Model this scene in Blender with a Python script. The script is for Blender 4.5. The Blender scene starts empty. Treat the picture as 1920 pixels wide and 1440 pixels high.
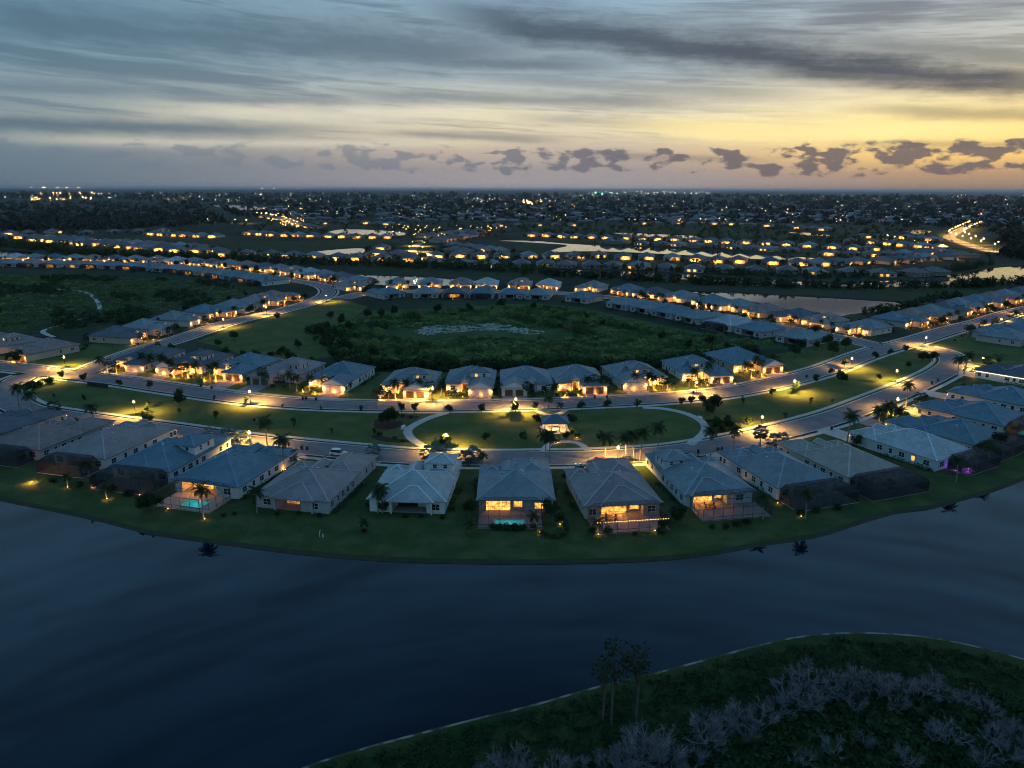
import bpy, math, random
import numpy as np
from mathutils import Vector, Matrix, geometry
random.seed(7); np.random.seed(7)
SC = bpy.context.scene
COL = SC.collection
rad = math.radians

# ------------------------------------------------------------------ camera
F, H, ROLL = 1331.0, 70.0, 0.0039           # focal length in photo pixels, drone height in metres
PITCH = math.atan(365.0 / F)
camd = bpy.data.cameras.new('camera'); cam = bpy.data.objects.new('camera', camd); COL.objects.link(cam)
camd.sensor_width = 36.0; camd.lens = 36.0 * F / 1920.0
camd.clip_start = 0.5; camd.clip_end = 200000.0
CM = Matrix.Rotation(math.pi/2 - PITCH, 3, 'X') @ Matrix.Rotation(ROLL, 3, 'Z')
cam.matrix_world = Matrix.Translation((0, 0, H)) @ CM.to_4x4()
SC.camera = cam
SC.render.resolution_x, SC.render.resolution_y = 1024, 768
def ray(px, py): return CM @ Vector(((px-960)/F, -(py-720)/F, -1.0))
def G(px, py, z=0.0):
    """ground (or height z) point seen at a photo pixel"""
    d = ray(px, py); t = (z-H)/d.z
    return Vector((d.x*t, d.y*t, z))
def azel(px, py):
    d = ray(px, py).normalized()
    return math.degrees(math.atan2(d.x, d.y)), math.degrees(math.asin(d.z))

SC.view_settings.view_transform = 'Standard'; SC.view_settings.look = 'None'
SC.view_settings.exposure = 0.4; SC.view_settings.gamma = 1.0
SC.view_settings.use_curve_mapping = False
cy = SC.cycles
cy.use_denoising = True
cy.filter_width = 1.0
try: cy.denoiser = 'OPENIMAGEDENOISE'
except Exception: pass
cy.max_bounces = 5; cy.diffuse_bounces = 1; cy.glossy_bounces = 2; cy.transmission_bounces = 3
cy.transparent_max_bounces = 12; cy.volume_bounces = 0
cy.caustics_reflective = False; cy.caustics_refractive = False
cy.sample_clamp_indirect = 3.0; cy.use_adaptive_sampling = True; cy.adaptive_threshold = 0.03; cy.adaptive_min_samples = 12; cy.use_light_tree = True

def lin(r, g, b):
    f = lambda c: (c/255/12.92) if c/255 <= 0.04045 else ((c/255+0.055)/1.055)**2.4
    return (f(r), f(g), f(b), 1.0)

# ------------------------------------------------------------------ tiny node-expression helper
class E:
    def __init__(s, nt, sock): s.nt = nt; s.s = sock
    def _m(s, op, *a, clamp=False):
        n = s.nt.nodes.new('ShaderNodeMath'); n.operation = op; n.use_clamp = clamp
        for i, v in enumerate((s,)+a):
            if isinstance(v, E): s.nt.links.new(v.s, n.inputs[i])
            else: n.inputs[i].default_value = v
        return E(s.nt, n.outputs[0])
    def __add__(s, o): return s._m('ADD', o)
    __radd__ = __add__
    def __sub__(s, o): return s._m('SUBTRACT', o)
    def __rsub__(s, o): return (s*-1.0)+o
    def __mul__(s, o): return s._m('MULTIPLY', o)
    __rmul__ = __mul__
    def __truediv__(s, o): return s._m('DIVIDE', o)
    def sat(s): return s._m('ADD', 0.0, clamp=True)
    def abs(s): return s._m('ABSOLUTE')
    def smooth(s, a, b):
        n = s.nt.nodes.new('ShaderNodeMapRange'); n.interpolation_type = 'SMOOTHSTEP'
        s.nt.links.new(s.s, n.inputs[0]); n.inputs[1].default_value = a; n.inputs[2].default_value = b
        return E(s.nt, n.outputs[0])
    def ramp(s, stops, interp='LINEAR'):
        n = s.nt.nodes.new('ShaderNodeValToRGB'); n.color_ramp.interpolation = interp
        s.nt.links.new(s.s, n.inputs[0]); el = n.color_ramp.elements
        while len(el) < len(stops): el.new(0.5)
        for e, (p, c) in zip(el, stops): e.position = p; e.color = c
        return E(s.nt, n.outputs[0])
    def gauss(s, c, w):                      # exp(-((s-c)/w)^2)
        t = (s - c) / w if not isinstance(c, E) else (s-c)/w
        return (t*t*-1.0)._m('EXPONENT')
def combine(nt, x, y, z=0.0):
    n = nt.nodes.new('ShaderNodeCombineXYZ')
    for i, v in enumerate((x, y, z)):
        if isinstance(v, E): nt.links.new(v.s, n.inputs[i])
        else: n.inputs[i].default_value = v
    return n.outputs[0]
def noise(nt, vec, scale=1.0, detail=4.0, rough=0.5, dist=0.0):
    n = nt.nodes.new('ShaderNodeTexNoise'); n.inputs['Scale'].default_value = scale
    n.inputs['Detail'].default_value = detail; n.inputs['Roughness'].default_value = rough
    n.inputs['Distortion'].default_value = dist
    if vec is not None: nt.links.new(vec, n.inputs['Vector'])
    return E(nt, n.outputs[0])
def mix(nt, f, a, b):
    n = nt.nodes.new('ShaderNodeMix'); n.data_type = 'RGBA'
    for sock, v in ((n.inputs[0], f), (n.inputs[6], a), (n.inputs[7], b)):
        if isinstance(v, E): nt.links.new(v.s, sock)
        else: sock.default_value = v
    return E(nt, n.outputs[2])

# ------------------------------------------------------------------ world: dusk sky
SUN_AZ, SUN_EL = 42.0, 1.5
wd = bpy.data.worlds.new('World'); SC.world = wd; wd.use_nodes = True
nt = wd.node_tree; nt.nodes.clear()
tc = nt.nodes.new('ShaderNodeTexCoord'); sp = nt.nodes.new('ShaderNodeSeparateXYZ')
nt.links.new(tc.outputs['Generated'], sp.inputs[0])
dx, dy, dz = (E(nt, sp.outputs[i]) for i in range(3))
az = dx._m('ARCTAN2', dy) * (180/math.pi)
el = dz._m('ARCSINE') * (180/math.pi)
ela = el.abs()
e1 = (ela / 30.0).sat()
def col(stops): return e1.ramp([(e/30.0, lin(*c)) for e, c in stops])
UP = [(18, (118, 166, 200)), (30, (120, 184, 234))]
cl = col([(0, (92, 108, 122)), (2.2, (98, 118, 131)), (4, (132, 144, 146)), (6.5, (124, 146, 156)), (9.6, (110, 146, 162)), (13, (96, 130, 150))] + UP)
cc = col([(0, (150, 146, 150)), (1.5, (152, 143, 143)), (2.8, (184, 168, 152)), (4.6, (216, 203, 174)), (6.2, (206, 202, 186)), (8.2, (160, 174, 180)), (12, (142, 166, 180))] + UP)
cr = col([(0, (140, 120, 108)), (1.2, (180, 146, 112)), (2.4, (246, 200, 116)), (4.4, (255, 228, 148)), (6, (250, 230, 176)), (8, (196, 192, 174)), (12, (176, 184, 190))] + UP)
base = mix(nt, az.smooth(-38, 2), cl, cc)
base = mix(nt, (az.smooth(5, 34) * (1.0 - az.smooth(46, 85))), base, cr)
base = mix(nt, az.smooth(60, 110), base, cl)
# zenith: physical dusk sky
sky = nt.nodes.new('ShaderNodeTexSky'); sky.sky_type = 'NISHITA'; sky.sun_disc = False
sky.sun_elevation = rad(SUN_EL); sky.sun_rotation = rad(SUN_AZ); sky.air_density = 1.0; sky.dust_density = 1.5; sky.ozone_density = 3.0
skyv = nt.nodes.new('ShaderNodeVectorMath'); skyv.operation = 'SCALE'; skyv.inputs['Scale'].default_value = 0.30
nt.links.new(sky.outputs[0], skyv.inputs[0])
# streak clouds
warp = noise(nt, combine(nt, az*0.05, ela*0.16, 3.1), 1.0, 3.0) - 0.5
slope = az * 0.055
ev = ela + slope
st = noise(nt, combine(nt, az*0.035 + warp*0.8, ev*0.42 + warp*0.5, 0.7), 1.0, 6.0, 0.55)
st2 = noise(nt, combine(nt, az*0.09 + warp, ev*1.5 + warp*0.8, 9.2), 1.0, 6.0, 0.6)
fine = noise(nt, combine(nt, az*0.30 + warp*1.5, ev*0.95, 4.2), 1.0, 7.0, 0.7) - 0.5
st3 = noise(nt, combine(nt, az*0.10 + warp*1.2, ev*2.1 + warp, 6.6), 1.0, 7.0, 0.65)
dark = (st*0.55 + st2*0.45).smooth(0.43, 0.62) * 0.66 * ela.smooth(3.8, 7.0)
dark = dark._m('MAXIMUM', st3.smooth(0.44, 0.64) * 0.46 * ela.smooth(2.6, 4.4))
dark = dark * (1.0 - az.gauss(30, 20) * ela.gauss(4.6, 2.0) * 0.8)
wob = warp * 2.0 + fine * 2.6 + (st2-0.5) * 2.2
def band(pts, width, amp, soft):
    (x0, y0), (x1, y1) = pts; a0, b0 = azel(x0, y0); a1, b1 = azel(x1, y1)
    line = (az - a0) * ((b1-b0)/(a1-a0)) + b0
    g = (ela + wob*(width*0.55)).__sub__(line) / width
    return ((g*g*-1.0)._m('EXPONENT')) * az.smooth(a0-soft, a0+soft) * (1.0 - az.smooth(a1-soft, a1+soft)) * amp
bands = [band(((840, 26), (1640, 122)), 1.45, 0.95, 6), band(((1230, 78), (2000, 168)), 1.25, 0.97, 4), band(((1420, 128), (2100, 172)), 0.8, 0.9, 4),
         band(((-200, 14), (1000, 88)), 1.6, 0.75, 8), band(((560, 92), (1150, 122)), 0.7, 0.7, 6), band(((640, 172), (1300, 190)), 0.6, 0.6, 6), band(((1560, 80), (2200, 130)), 0.8, 0.6, 4),
         band(((-260, 226), (560, 240)), 0.5, 0.72, 8), band(((260, 180), (700, 190)), 0.45, 0.6, 5),
         band(((-200, 150), (420, 172)), 0.6, 0.5, 8), band(((740, 250), (1030, 262)), 0.32, 0.55, 3),
         band(((960, 218), (1560, 248)), 0.36, 0.42, 6), band(((1620, 205), (2300, 228)), 0.5, 0.62, 5),
         band(((1590, 270), (2300, 274)), 0.28, 0.55, 4), band(((1100, 292), (1420, 300)), 0.3, 0.4, 4),
         band(((880, 140), (1500, 180)), 0.6, 0.45, 6)]
for b in bands: dark = dark._m('MAXIMUM', b)
cloudc = mix(nt, az.smooth(-25, 25), lin(70, 94, 112), lin(76, 82, 92))
cloudc = mix(nt, (ela.gauss(3.6, 2.4) * az.smooth(5, 28)*0.7), cloudc, lin(150, 128, 98))
colr = mix(nt, dark.sat(), base, cloudc)
bright = band(((330, 206), (960, 214)), 0.55, 0.7, 6)._m('MAXIMUM', band(((1180, 236), (1800, 250)), 0.75, 0.75, 7))
bright = bright._m('MAXIMUM', band(((60, 262), (900, 268)), 0.35, 0.45, 6))
bcol = mix(nt, az.smooth(-12, 18), lin(214, 208, 186), lin(255, 232, 160))
colr = mix(nt, bright.sat(), colr, bcol)
# small cumulus over the horizon
cn = noise(nt, combine(nt, az*0.62, ela*1.35, 1.3), 1.0, 6.0, 0.5, 0.15)
cwin = ela.smooth(0.7, 1.7) * (1.0 - ela.smooth(2.3, 3.6))
dens = az.gauss(30, 11)*0.075 + az.gauss(4, 9)*0.04 + az.gauss(-14, 12)*0.02
cum = (cn + dens + cwin*0.16).smooth(0.65, 0.76) * cwin.smooth(0.0, 0.3)
cumc = mix(nt, az.smooth(-20, 25), lin(104, 116, 130), lin(106, 96, 98))
colr = mix(nt, cum*(0.5 + az.smooth(-20, 10)*0.42), colr, cumc)
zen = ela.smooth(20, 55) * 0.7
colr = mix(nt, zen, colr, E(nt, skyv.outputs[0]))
bg = nt.nodes.new('ShaderNodeBackground'); wo = nt.nodes.new('ShaderNodeOutputWorld')
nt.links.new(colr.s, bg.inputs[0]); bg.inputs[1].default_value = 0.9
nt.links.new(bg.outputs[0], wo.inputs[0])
wd.cycles.sampling_method = 'MANUAL'; wd.cycles.sample_map_resolution = 1024
# afterglow of the set sun: very soft and weak
sl = bpy.data.lights.new('sun', 'SUN'); sl.energy = 0.18; sl.angle = rad(4); sl.color = (1.0, 0.72, 0.5)
so = bpy.data.objects.new('sun', sl); COL.objects.link(so)
sd = Vector((math.sin(rad(SUN_AZ)), math.cos(rad(SUN_AZ)), math.tan(rad(3))))
so.rotation_euler = sd.to_track_quat('Z', 'Y').to_euler()
# ------------------------------------------------------------------ materials
MATS = {}
def pmat(name, c, rough=0.8, c2=None, nscale=1.0, ndetail=4.0, bump=0.0, bscale=8.0, spec=0.3, metal=0.0, rnd=0.0, coord='Object', lo=0.35, hi=0.65):
    m = bpy.data.materials.new(name); m.use_nodes = True; nt = m.node_tree
    b = nt.nodes['Principled BSDF']
    b.inputs['Roughness'].default_value = rough; b.inputs['Specular IOR Level'].default_value = spec
    b.inputs['Metallic'].default_value = metal
    tc = nt.nodes.new('ShaderNodeTexCoord'); vec = tc.outputs[coord]
    cur = None
    if c2 is not None:
        n = noise(nt, vec, nscale, ndetail, 0.6)
        cur = mix(nt, n.smooth(lo, hi), (*c, 1), (*c2, 1))
    if rnd:
        oi = nt.nodes.new('ShaderNodeObjectInfo'); hs = nt.nodes.new('ShaderNodeHueSaturation')
        v = E(nt, oi.outputs['Random']) * (2*rnd) + (1-rnd)
        nt.links.new(v.s, hs.inputs['Value'])
        if cur: nt.links.new(cur.s, hs.inputs['Color'])
        else: hs.inputs['Color'].default_value = (*c, 1)
        cur = E(nt, hs.outputs[0])
    if cur: nt.links.new(cur.s, b.inputs['Base Color'])
    else: b.inputs['Base Color'].default_value = (*c, 1)
    if bump:
        bn = noise(nt, vec, bscale, 5.0, 0.6); bp = nt.nodes.new('ShaderNodeBump')
        bp.inputs['Strength'].default_value = bump; bp.inputs['Distance'].default_value = 0.1
        nt.links.new(bn.s, bp.inputs['Height']); nt.links.new(bp.outputs[0], b.inputs['Normal'])
    MATS[name] = m
    return m
def emat(name, c, s, var=0.0, vscale=1.2):
    m = bpy.data.materials.new(name); m.use_nodes = True; nt = m.node_tree
    b = nt.nodes['Principled BSDF']; b.inputs['Base Color'].default_value = (0.05, 0.05, 0.05, 1)
    b.inputs['Emission Color'].default_value = (*c, 1); b.inputs['Emission Strength'].default_value = s
    if var:                                   # rooms behind the glass: furniture, curtains, darker corners
        tc = nt.nodes.new('ShaderNodeTexCoord'); n = noise(nt, tc.outputs['Object'], vscale, 3.0, 0.6)
        oi = nt.nodes.new('ShaderNodeObjectInfo')
        v = n.smooth(0.5-var*0.3, 0.62) * (s*0.8) + s*0.2
        nt.links.new((v * (E(nt, oi.outputs['Random'])*0.8+0.6)).s, b.inputs['Emission Strength'])
    m.cycles.emission_sampling = 'NONE'          # the lamps' own point lights do the lighting
    MATS[name] = m
    return m
def tile_roof(name, c, c2, band=0.75):
    """concrete roof tiles: courses as fine relief along the slope, weathering streaks"""
    m = pmat(name, c, 0.62, c2, 0.35, 5.0, rnd=0.08, spec=0.5)
    nt = m.node_tree; b = nt.nodes['Principled BSDF']
    tc = nt.nodes.new('ShaderNodeTexCoord'); sp = nt.nodes.new('ShaderNodeSeparateXYZ'); nt.links.new(tc.outputs['Object'], sp.inputs[0])
    x, y, z = (E(nt, sp.outputs[i]) for i in range(3))
    course = ((z*(1/0.155))._m('FRACT'))
    roll = ((x+y)*(math.pi*2/0.33))._m('SINE')*0.25
    mott = noise(nt, tc.outputs['Object'], 3.5, 3.0, 0.7)
    hgt = course*0.7 + roll + mott*0.6
    bp = nt.nodes.new('ShaderNodeBump'); bp.inputs['Strength'].default_value = 0.5; bp.inputs['Distance'].default_value = 0.05
    nt.links.new(hgt.s, bp.inputs['Height']); nt.links.new(bp.outputs[0], b.inputs['Normal'])
    old = b.inputs['Base Color'].links[0].from_socket
    hs = nt.nodes.new('ShaderNodeHueSaturation'); nt.links.new(old, hs.inputs['Color'])
    nt.links.new((mott.smooth(0.25, 0.75)*0.5 + 0.72 + course*0.08).s, hs.inputs['Value'])
    nt.links.new(hs.outputs[0], b.inputs['Base Color'])
    return m
def foliage(name, c, c2, rnd=0.2, nscale=0.6):
    m = pmat(name, c, 0.75, c2, nscale, 3.0, rnd=rnd, spec=0.2, lo=0.4, hi=0.6)
    nt = m.node_tree; b = nt.nodes['Principled BSDF']
    tr = nt.nodes.new('ShaderNodeBsdfTranslucent'); mx = nt.nodes.new('ShaderNodeMixShader'); mx.inputs[0].default_value = 0.3
    nt.links.new(b.inputs['Base Color'].links[0].from_socket, tr.inputs[0])
    nt.links.new(b.outputs[0], mx.inputs[1]); nt.links.new(tr.outputs[0], mx.inputs[2])
    nt.links.new(mx.outputs[0], nt.nodes['Material Output'].inputs[0])
    return m
def water(name, c, scale, strength, ior, rough=0.04):
    m = bpy.data.materials.new(name); m.use_nodes = True; nt = m.node_tree; b = nt.nodes['Principled BSDF']
    b.inputs['Base Color'].default_value = (*c, 1); b.inputs['Roughness'].default_value = rough
    b.inputs['IOR'].default_value = ior
    if name == 'lake_water': b.inputs['Specular Tint'].default_value = (0.32, 0.60, 0.80, 1)
    tc = nt.nodes.new('ShaderNodeTexCoord'); mp = nt.nodes.new('ShaderNodeMapping'); mp.inputs['Scale'].default_value = (1.0, 1.6, 1)
    mp.inputs['Rotation'].default_value = (0, 0, 0.5)
    nt.links.new(tc.outputs['Object'], mp.inputs[0])
    n = noise(nt, mp.outputs[0], scale, 3.0, 0.55); n2 = noise(nt, mp.outputs[0], scale*0.06, 2.0, 0.5)
    h = n * (n2.smooth(0.35, 0.65)*0.8+0.2)
    bp = nt.nodes.new('ShaderNodeBump'); bp.inputs['Strength'].default_value = strength; bp.inputs['Distance'].default_value = 0.02
    nt.links.new(h.s, bp.inputs['Height']); nt.links.new(bp.outputs[0], b.inputs['Normal'])
    MATS[name] = m
    return m
water('lake_water', (0.002, 0.007, 0.014), 1.4, 0.10, 1.33)
water('pond_water', (0.01, 0.02, 0.03), 0.7, 0.10, 1.6)
pmat('grass_ground', (0.020, 0.040, 0.014), 0.95, (0.034, 0.050, 0.016), 0.03, 6.0, bump=0.4, bscale=2.0, spec=0.1)
pmat('lawn', (0.060, 0.098, 0.026), 0.95, (0.120, 0.130, 0.048), 0.10, 9.0, bump=0.8, bscale=2.0, spec=0.1, lo=0.36, hi=0.68)
pmat('lake_lawn', (0.038, 0.072, 0.022), 0.95, (0.085, 0.105, 0.040), 0.16, 9.0, bump=0.8, bscale=1.8, spec=0.1, lo=0.38, hi=0.68)
pmat('rough_grass', (0.02, 0.045, 0.016), 0.95, (0.05, 0.065, 0.022), 0.10, 7.0, bump=0.8, bscale=1.2, spec=0.1)
pmat('wet_grass', (0.03, 0.07, 0.022), 0.95, (0.06, 0.11, 0.036), 0.06, 8.0, bump=0.8, bscale=0.8, spec=0.1)
pmat('far_ground', (0.016, 0.028, 0.016), 0.95, (0.045, 0.06, 0.034), 0.008, 11.0, spec=0.1)
pmat('mulch', (0.03, 0.018, 0.012), 0.95, (0.05, 0.028, 0.018), 3.0, bump=0.6)
pmat('asphalt', (0.15, 0.14, 0.15), 0.8, (0.21, 0.19, 0.20), 0.25, 8.0, bump=0.15, bscale=12.0, spec=0.3)
pmat('concrete', (0.42, 0.41, 0.39), 0.85, (0.52, 0.50, 0.47), 0.8, 6.0, bump=0.1)
pmat('kerb', (0.48, 0.47, 0.44), 0.85, (0.58, 0.56, 0.52), 1.2, 6.0)
pmat('paver', (0.27, 0.22, 0.22), 0.8, (0.36, 0.30, 0.29), 2.2, 5.0, bump=0.3, bscale=6.0)
pmat('paver_grey', (0.22, 0.22, 0.24), 0.8, (0.30, 0.30, 0.32), 2.2, 5.0, bump=0.3, bscale=6.0)
pmat('deck', (0.46, 0.42, 0.38), 0.8, (0.56, 0.52, 0.47), 1.5, 5.0)
pmat('sand_edge', (0.26, 0.25, 0.21), 0.9, (0.05, 0.06, 0.03), 0.35, 7.0, lo=0.42, hi=0.55)
pmat('bank', (0.035, 0.05, 0.022), 0.95, (0.06, 0.055, 0.035), 0.6, 5.0)
pmat('white_trim', (0.72, 0.72, 0.70), 0.6)
WALLS = [('wall_white', (0.70, 0.70, 0.67)), ('wall_cream', (0.62, 0.57, 0.48)), ('wall_grey', (0.42, 0.43, 0.43)), ('wall_tan', (0.50, 0.43, 0.34)), ('wall_aqua', (0.50, 0.60, 0.60)), ('wall_far', (0.26, 0.22, 0.18))]
for n, c in WALLS: pmat(n, c, 0.85, tuple(v*0.9 for v in c), 1.2, 6.0, bump=0.08, bscale=14.0)
ROOFS = [('roof_slate', (0.125, 0.165, 0.185), (0.17, 0.205, 0.22)), ('roof_blue', (0.07, 0.135, 0.175), (0.10, 0.17, 0.205)), ('roof_pale', (0.27, 0.315, 0.325), (0.35, 0.385, 0.39)),
         ('roof_brown', (0.165, 0.125, 0.12), (0.21, 0.165, 0.155)), ('roof_grey', (0.185, 0.165, 0.165), (0.225, 0.205, 0.205)), ('roof_dark', (0.06, 0.075, 0.095), (0.085, 0.10, 0.12)), ('roof_taupe', (0.22, 0.205, 0.175), (0.26, 0.245, 0.21))]
ROOFS = [(n, tuple(v*1.1 for v in c), tuple(v*1.15 for v in c2)) for n, c, c2 in ROOFS]
ROOFS += [('roof_far', (0.10, 0.10, 0.115), (0.13, 0.13, 0.145)), ('roof_far_brown', (0.125, 0.105, 0.105), (0.15, 0.13, 0.13))]
for n, c, c2 in ROOFS: tile_roof(n, c, c2)
for n, c, c2 in ROOFS: pmat(n+'_cap', tuple(min(0.65, v*1.8) for v in c), 0.75)
pmat('glass_dark', (0.02, 0.028, 0.035), 0.08, spec=0.6)
pmat('door_brown', (0.11, 0.065, 0.04), 0.5, (0.14, 0.085, 0.05), 2.0)
pmat('door_white', (0.62, 0.62, 0.60), 0.6)
pmat('bronze', (0.03, 0.028, 0.027), 0.5, spec=0.5)
pmat('black_metal', (0.02, 0.02, 0.02), 0.5, spec=0.5)
pmat('white_metal', (0.75, 0.75, 0.75), 0.4)
pmat('bin_dark', (0.015, 0.02, 0.025), 0.5)
emat('lit_room', (1.0, 0.41, 0.065), 2.6, 0.6, 0.9)
emat('lit_warm', (1.0, 0.45, 0.10), 2.2, 0.4, 1.5)
emat('lit_dim', (1.0, 0.42, 0.12), 0.7, 0.6, 1.0)
emat('lamp_globe', (1.0, 0.62, 0.20), 9.0)
emat('bulb', (1.0, 0.52, 0.14), 5.0)
emat('bulb_white', (1.0, 0.82, 0.55), 5.0)
emat('bulb_red', (1.0, 0.12, 0.06), 16.0)
emat('bulb_purple', (0.45, 0.08, 1.0), 14.0)
emat('tail_red', (1.0, 0.05, 0.03), 1.5)
emat('head_white', (0.5, 0.95, 1.0), 6.0)
m = water('pool_water', (0.05, 0.45, 0.45), 3.0, 0.1, 1.33)
b = m.node_tree.nodes['Principled BSDF']; b.inputs['Emission Color'].default_value = (0.06, 0.55, 0.52, 1); b.inputs['Emission Strength'].default_value = 0.28   # lit from under water
def screen(name, f):                                   # insect screen: opacity stands in for dark or lit cage interiors
    m = bpy.data.materials.new(name); m.use_nodes = True; MATS[name] = m
    n_ = m.node_tree; tr = n_.nodes.new('ShaderNodeBsdfTransparent'); mx = n_.nodes.new('ShaderNodeMixShader'); mx.inputs[0].default_value = f
    n_.nodes['Principled BSDF'].inputs['Base Color'].default_value = (0.012, 0.014, 0.016, 1); n_.nodes['Principled BSDF'].inputs['Roughness'].default_value = 0.8
    n_.links.new(tr.outputs[0], mx.inputs[1]); n_.links.new(n_.nodes['Principled BSDF'].outputs[0], mx.inputs[2]); n_.links.new(mx.outputs[0], n_.nodes['Material Output'].inputs[0])
screen('screen_mesh', 0.74); screen('screen_lit_cage', 0.25)
foliage('leaf', (0.028, 0.060, 0.018), (0.055, 0.095, 0.03))
foliage('leaf_dark', (0.02, 0.048, 0.017), (0.045, 0.080, 0.028))
foliage('leaf_wet', (0.05, 0.115, 0.038), (0.20, 0.27, 0.09), nscale=0.07)
foliage('leaf_light', (0.05, 0.085, 0.03), (0.09, 0.12, 0.045))
foliage('leaf_red', (0.06, 0.02, 0.02), (0.10, 0.035, 0.03))
foliage('frond', (0.025, 0.050, 0.016), (0.05, 0.08, 0.025))
foliage('frond_silver', (0.10, 0.15, 0.15), (0.16, 0.21, 0.20))
foliage('twig_grey', (0.17, 0.18, 0.20), (0.34, 0.35, 0.38), nscale=0.8)
foliage('reed', (0.40, 0.43, 0.40), (0.62, 0.64, 0.60), nscale=0.5)
foliage('far_leaf', (0.018, 0.026, 0.018), (0.036, 0.046, 0.03), nscale=0.01)
pmat('trunk', (0.085, 0.07, 0.055), 0.9, (0.14, 0.12, 0.10), 3.0)
pmat('palm_trunk', (0.20, 0.175, 0.145), 0.9, (0.28, 0.25, 0.21), 4.0)
for n, c in (('paint_white', (0.75, 0.76, 0.78)), ('paint_red', (0.38, 0.03, 0.02)), ('paint_dark', (0.03, 0.035, 0.045)), ('paint_silver', (0.45, 0.48, 0.52)), ('paint_blue', (0.06, 0.14, 0.25))):
    m = pmat(n, c, 0.3, spec=0.5); m.node_tree.nodes['Principled BSDF'].inputs['Coat Weight'].default_value = 0.6
pmat('tyre', (0.015, 0.015, 0.015), 0.8); pmat('rim', (0.4, 0.4, 0.42), 0.35, metal=0.8)

# ------------------------------------------------------------------ mesh helpers
class MB:
    def __init__(s): s.v = []; s.f = []
    def add(s, vs, fs):
        o = len(s.v); s.v += [tuple(v) for v in vs]; s.f += [tuple(i+o for i in f) for f in fs]; return s
    def box(s, x0, x1, y0, y1, z0, z1):
        return s.add([(x0,y0,z0),(x1,y0,z0),(x1,y1,z0),(x0,y1,z0),(x0,y0,z1),(x1,y0,z1),(x1,y1,z1),(x0,y1,z1)],
                     [(3,2,1,0),(4,5,6,7),(0,1,5,4),(1,2,6,5),(2,3,7,6),(3,0,4,7)])
    def bar(s, a, b, t, t2=None, up=(0,0,1)):
        a, b = Vector(a), Vector(b); d = (b-a).normalized(); u = Vector(up)
        if abs(d.dot(u)) > 0.95: u = Vector((1,0,0))
        x = d.cross(u).normalized()*t/2; y = x.cross(d).normalized()*(t2 or t)/2
        return s.add([a-x-y,a+x-y,a+x+y,a-x+y,b-x-y,b+x-y,b+x+y,b-x+y],[(3,2,1,0),(4,5,6,7),(0,1,5,4),(1,2,6,5),(2,3,7,6),(3,0,4,7)])
    def tube(s, pts, rads, n=6, cap=True):
        o = len(s.v); pts = [Vector(p) for p in pts]
        for i, (p, r) in enumerate(zip(pts, rads)):
            d = (pts[min(i+1, len(pts)-1)] - pts[max(i-1, 0)]).normalized()
            u = Vector((1,0,0)) if abs(d.z) > 0.7 else Vector((0,0,1))
            x = d.cross(u).normalized(); y = d.cross(x)
            for k in range(n):
                a = 2*math.pi*k/n; s.v.append(tuple(p + x*(r*math.cos(a)) + y*(r*math.sin(a))))
        for i in range(len(pts)-1):
            for k in range(n):
                s.f.append((o+i*n+k, o+i*n+(k+1)%n, o+(i+1)*n+(k+1)%n, o+(i+1)*n+k))
        if cap: s.f.append(tuple(o+k for k in range(n))[::-1]); s.f.append(tuple(o+(len(pts)-1)*n+k for k in range(n)))
        return s
    def lathe(s, prof, n=10, c=(0,0,0)):
        o = len(s.v)
        for r, z in prof:
            for k in range(n):
                a = 2*math.pi*k/n; s.v.append((c[0]+r*math.cos(a), c[1]+r*math.sin(a), c[2]+z))
        for i in range(len(prof)-1):
            for k in range(n): s.f.append((o+i*n+k, o+i*n+(k+1)%n, o+(i+1)*n+(k+1)%n, o+(i+1)*n+k))
        s.f.append(tuple(o+k for k in range(n))[::-1]); s.f.append(tuple(o+(len(prof)-1)*n+k for k in range(n)))
        return s
    def mesh(s, name, mat, smooth=False):
        me = bpy.data.meshes.new(name); me.from_pydata(s.v, [], s.f)
        me.materials.append(MATS[mat] if isinstance(mat, str) else mat)
        if smooth: me.polygons.foreach_set('use_smooth', [True]*len(me.polygons))
        me.update(); return me
    def obj(s, name, mat, parent=None, smooth=False):
        return mobj(name, s.mesh(name, mat, smooth), parent)
def mobj(name, me, parent=None):
    o = bpy.data.objects.new(name, me); COL.objects.link(o)
    if parent: o.parent = parent
    return o
def quads(name, V, mat):
    """mesh from an (n,4,3) array of separate quads"""
    V = np.asarray(V, dtype=np.float32); n = len(V)
    me = bpy.data.meshes.new(name); me.vertices.add(n*4); me.vertices.foreach_set('co', V.reshape(-1))
    me.loops.add(n*4); me.loops.foreach_set('vertex_index', np.arange(n*4, dtype=np.int32))
    me.polygons.add(n); me.polygons.foreach_set('loop_start', np.arange(0, n*4, 4, dtype=np.int32))
    me.materials.append(MATS[mat]); me.update(calc_edges=True); return me
def tag(o, label=None, cat=None, group=None, kind=None):
    if label: o['label'] = label
    if cat: o['category'] = cat
    if group: o['group'] = group
    if kind: o['kind'] = kind
    return o
def empty(name, loc=(0,0,0), rz=0.0, s=1.0):
    o = bpy.data.objects.new(name, None); COL.objects.link(o); o.location = loc; o.rotation_euler = (0,0,rz); o.scale = (s,s,s)
    o.empty_display_size = 0.5; return o
def copy_tree(o, parent=None):
    c = o.copy(); COL.objects.link(c)
    if parent: c.parent = parent
    for ch in KIDS.get(o.name) or [x for x in o.children]: copy_tree(ch, c)
    return c
KIDS = {}
def remember(o):                                   # child lists of prototypes (object.children is slow in a large file)
    KIDS[o.name] = list(o.children)
    for c in KIDS[o.name]: remember(c)
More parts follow.
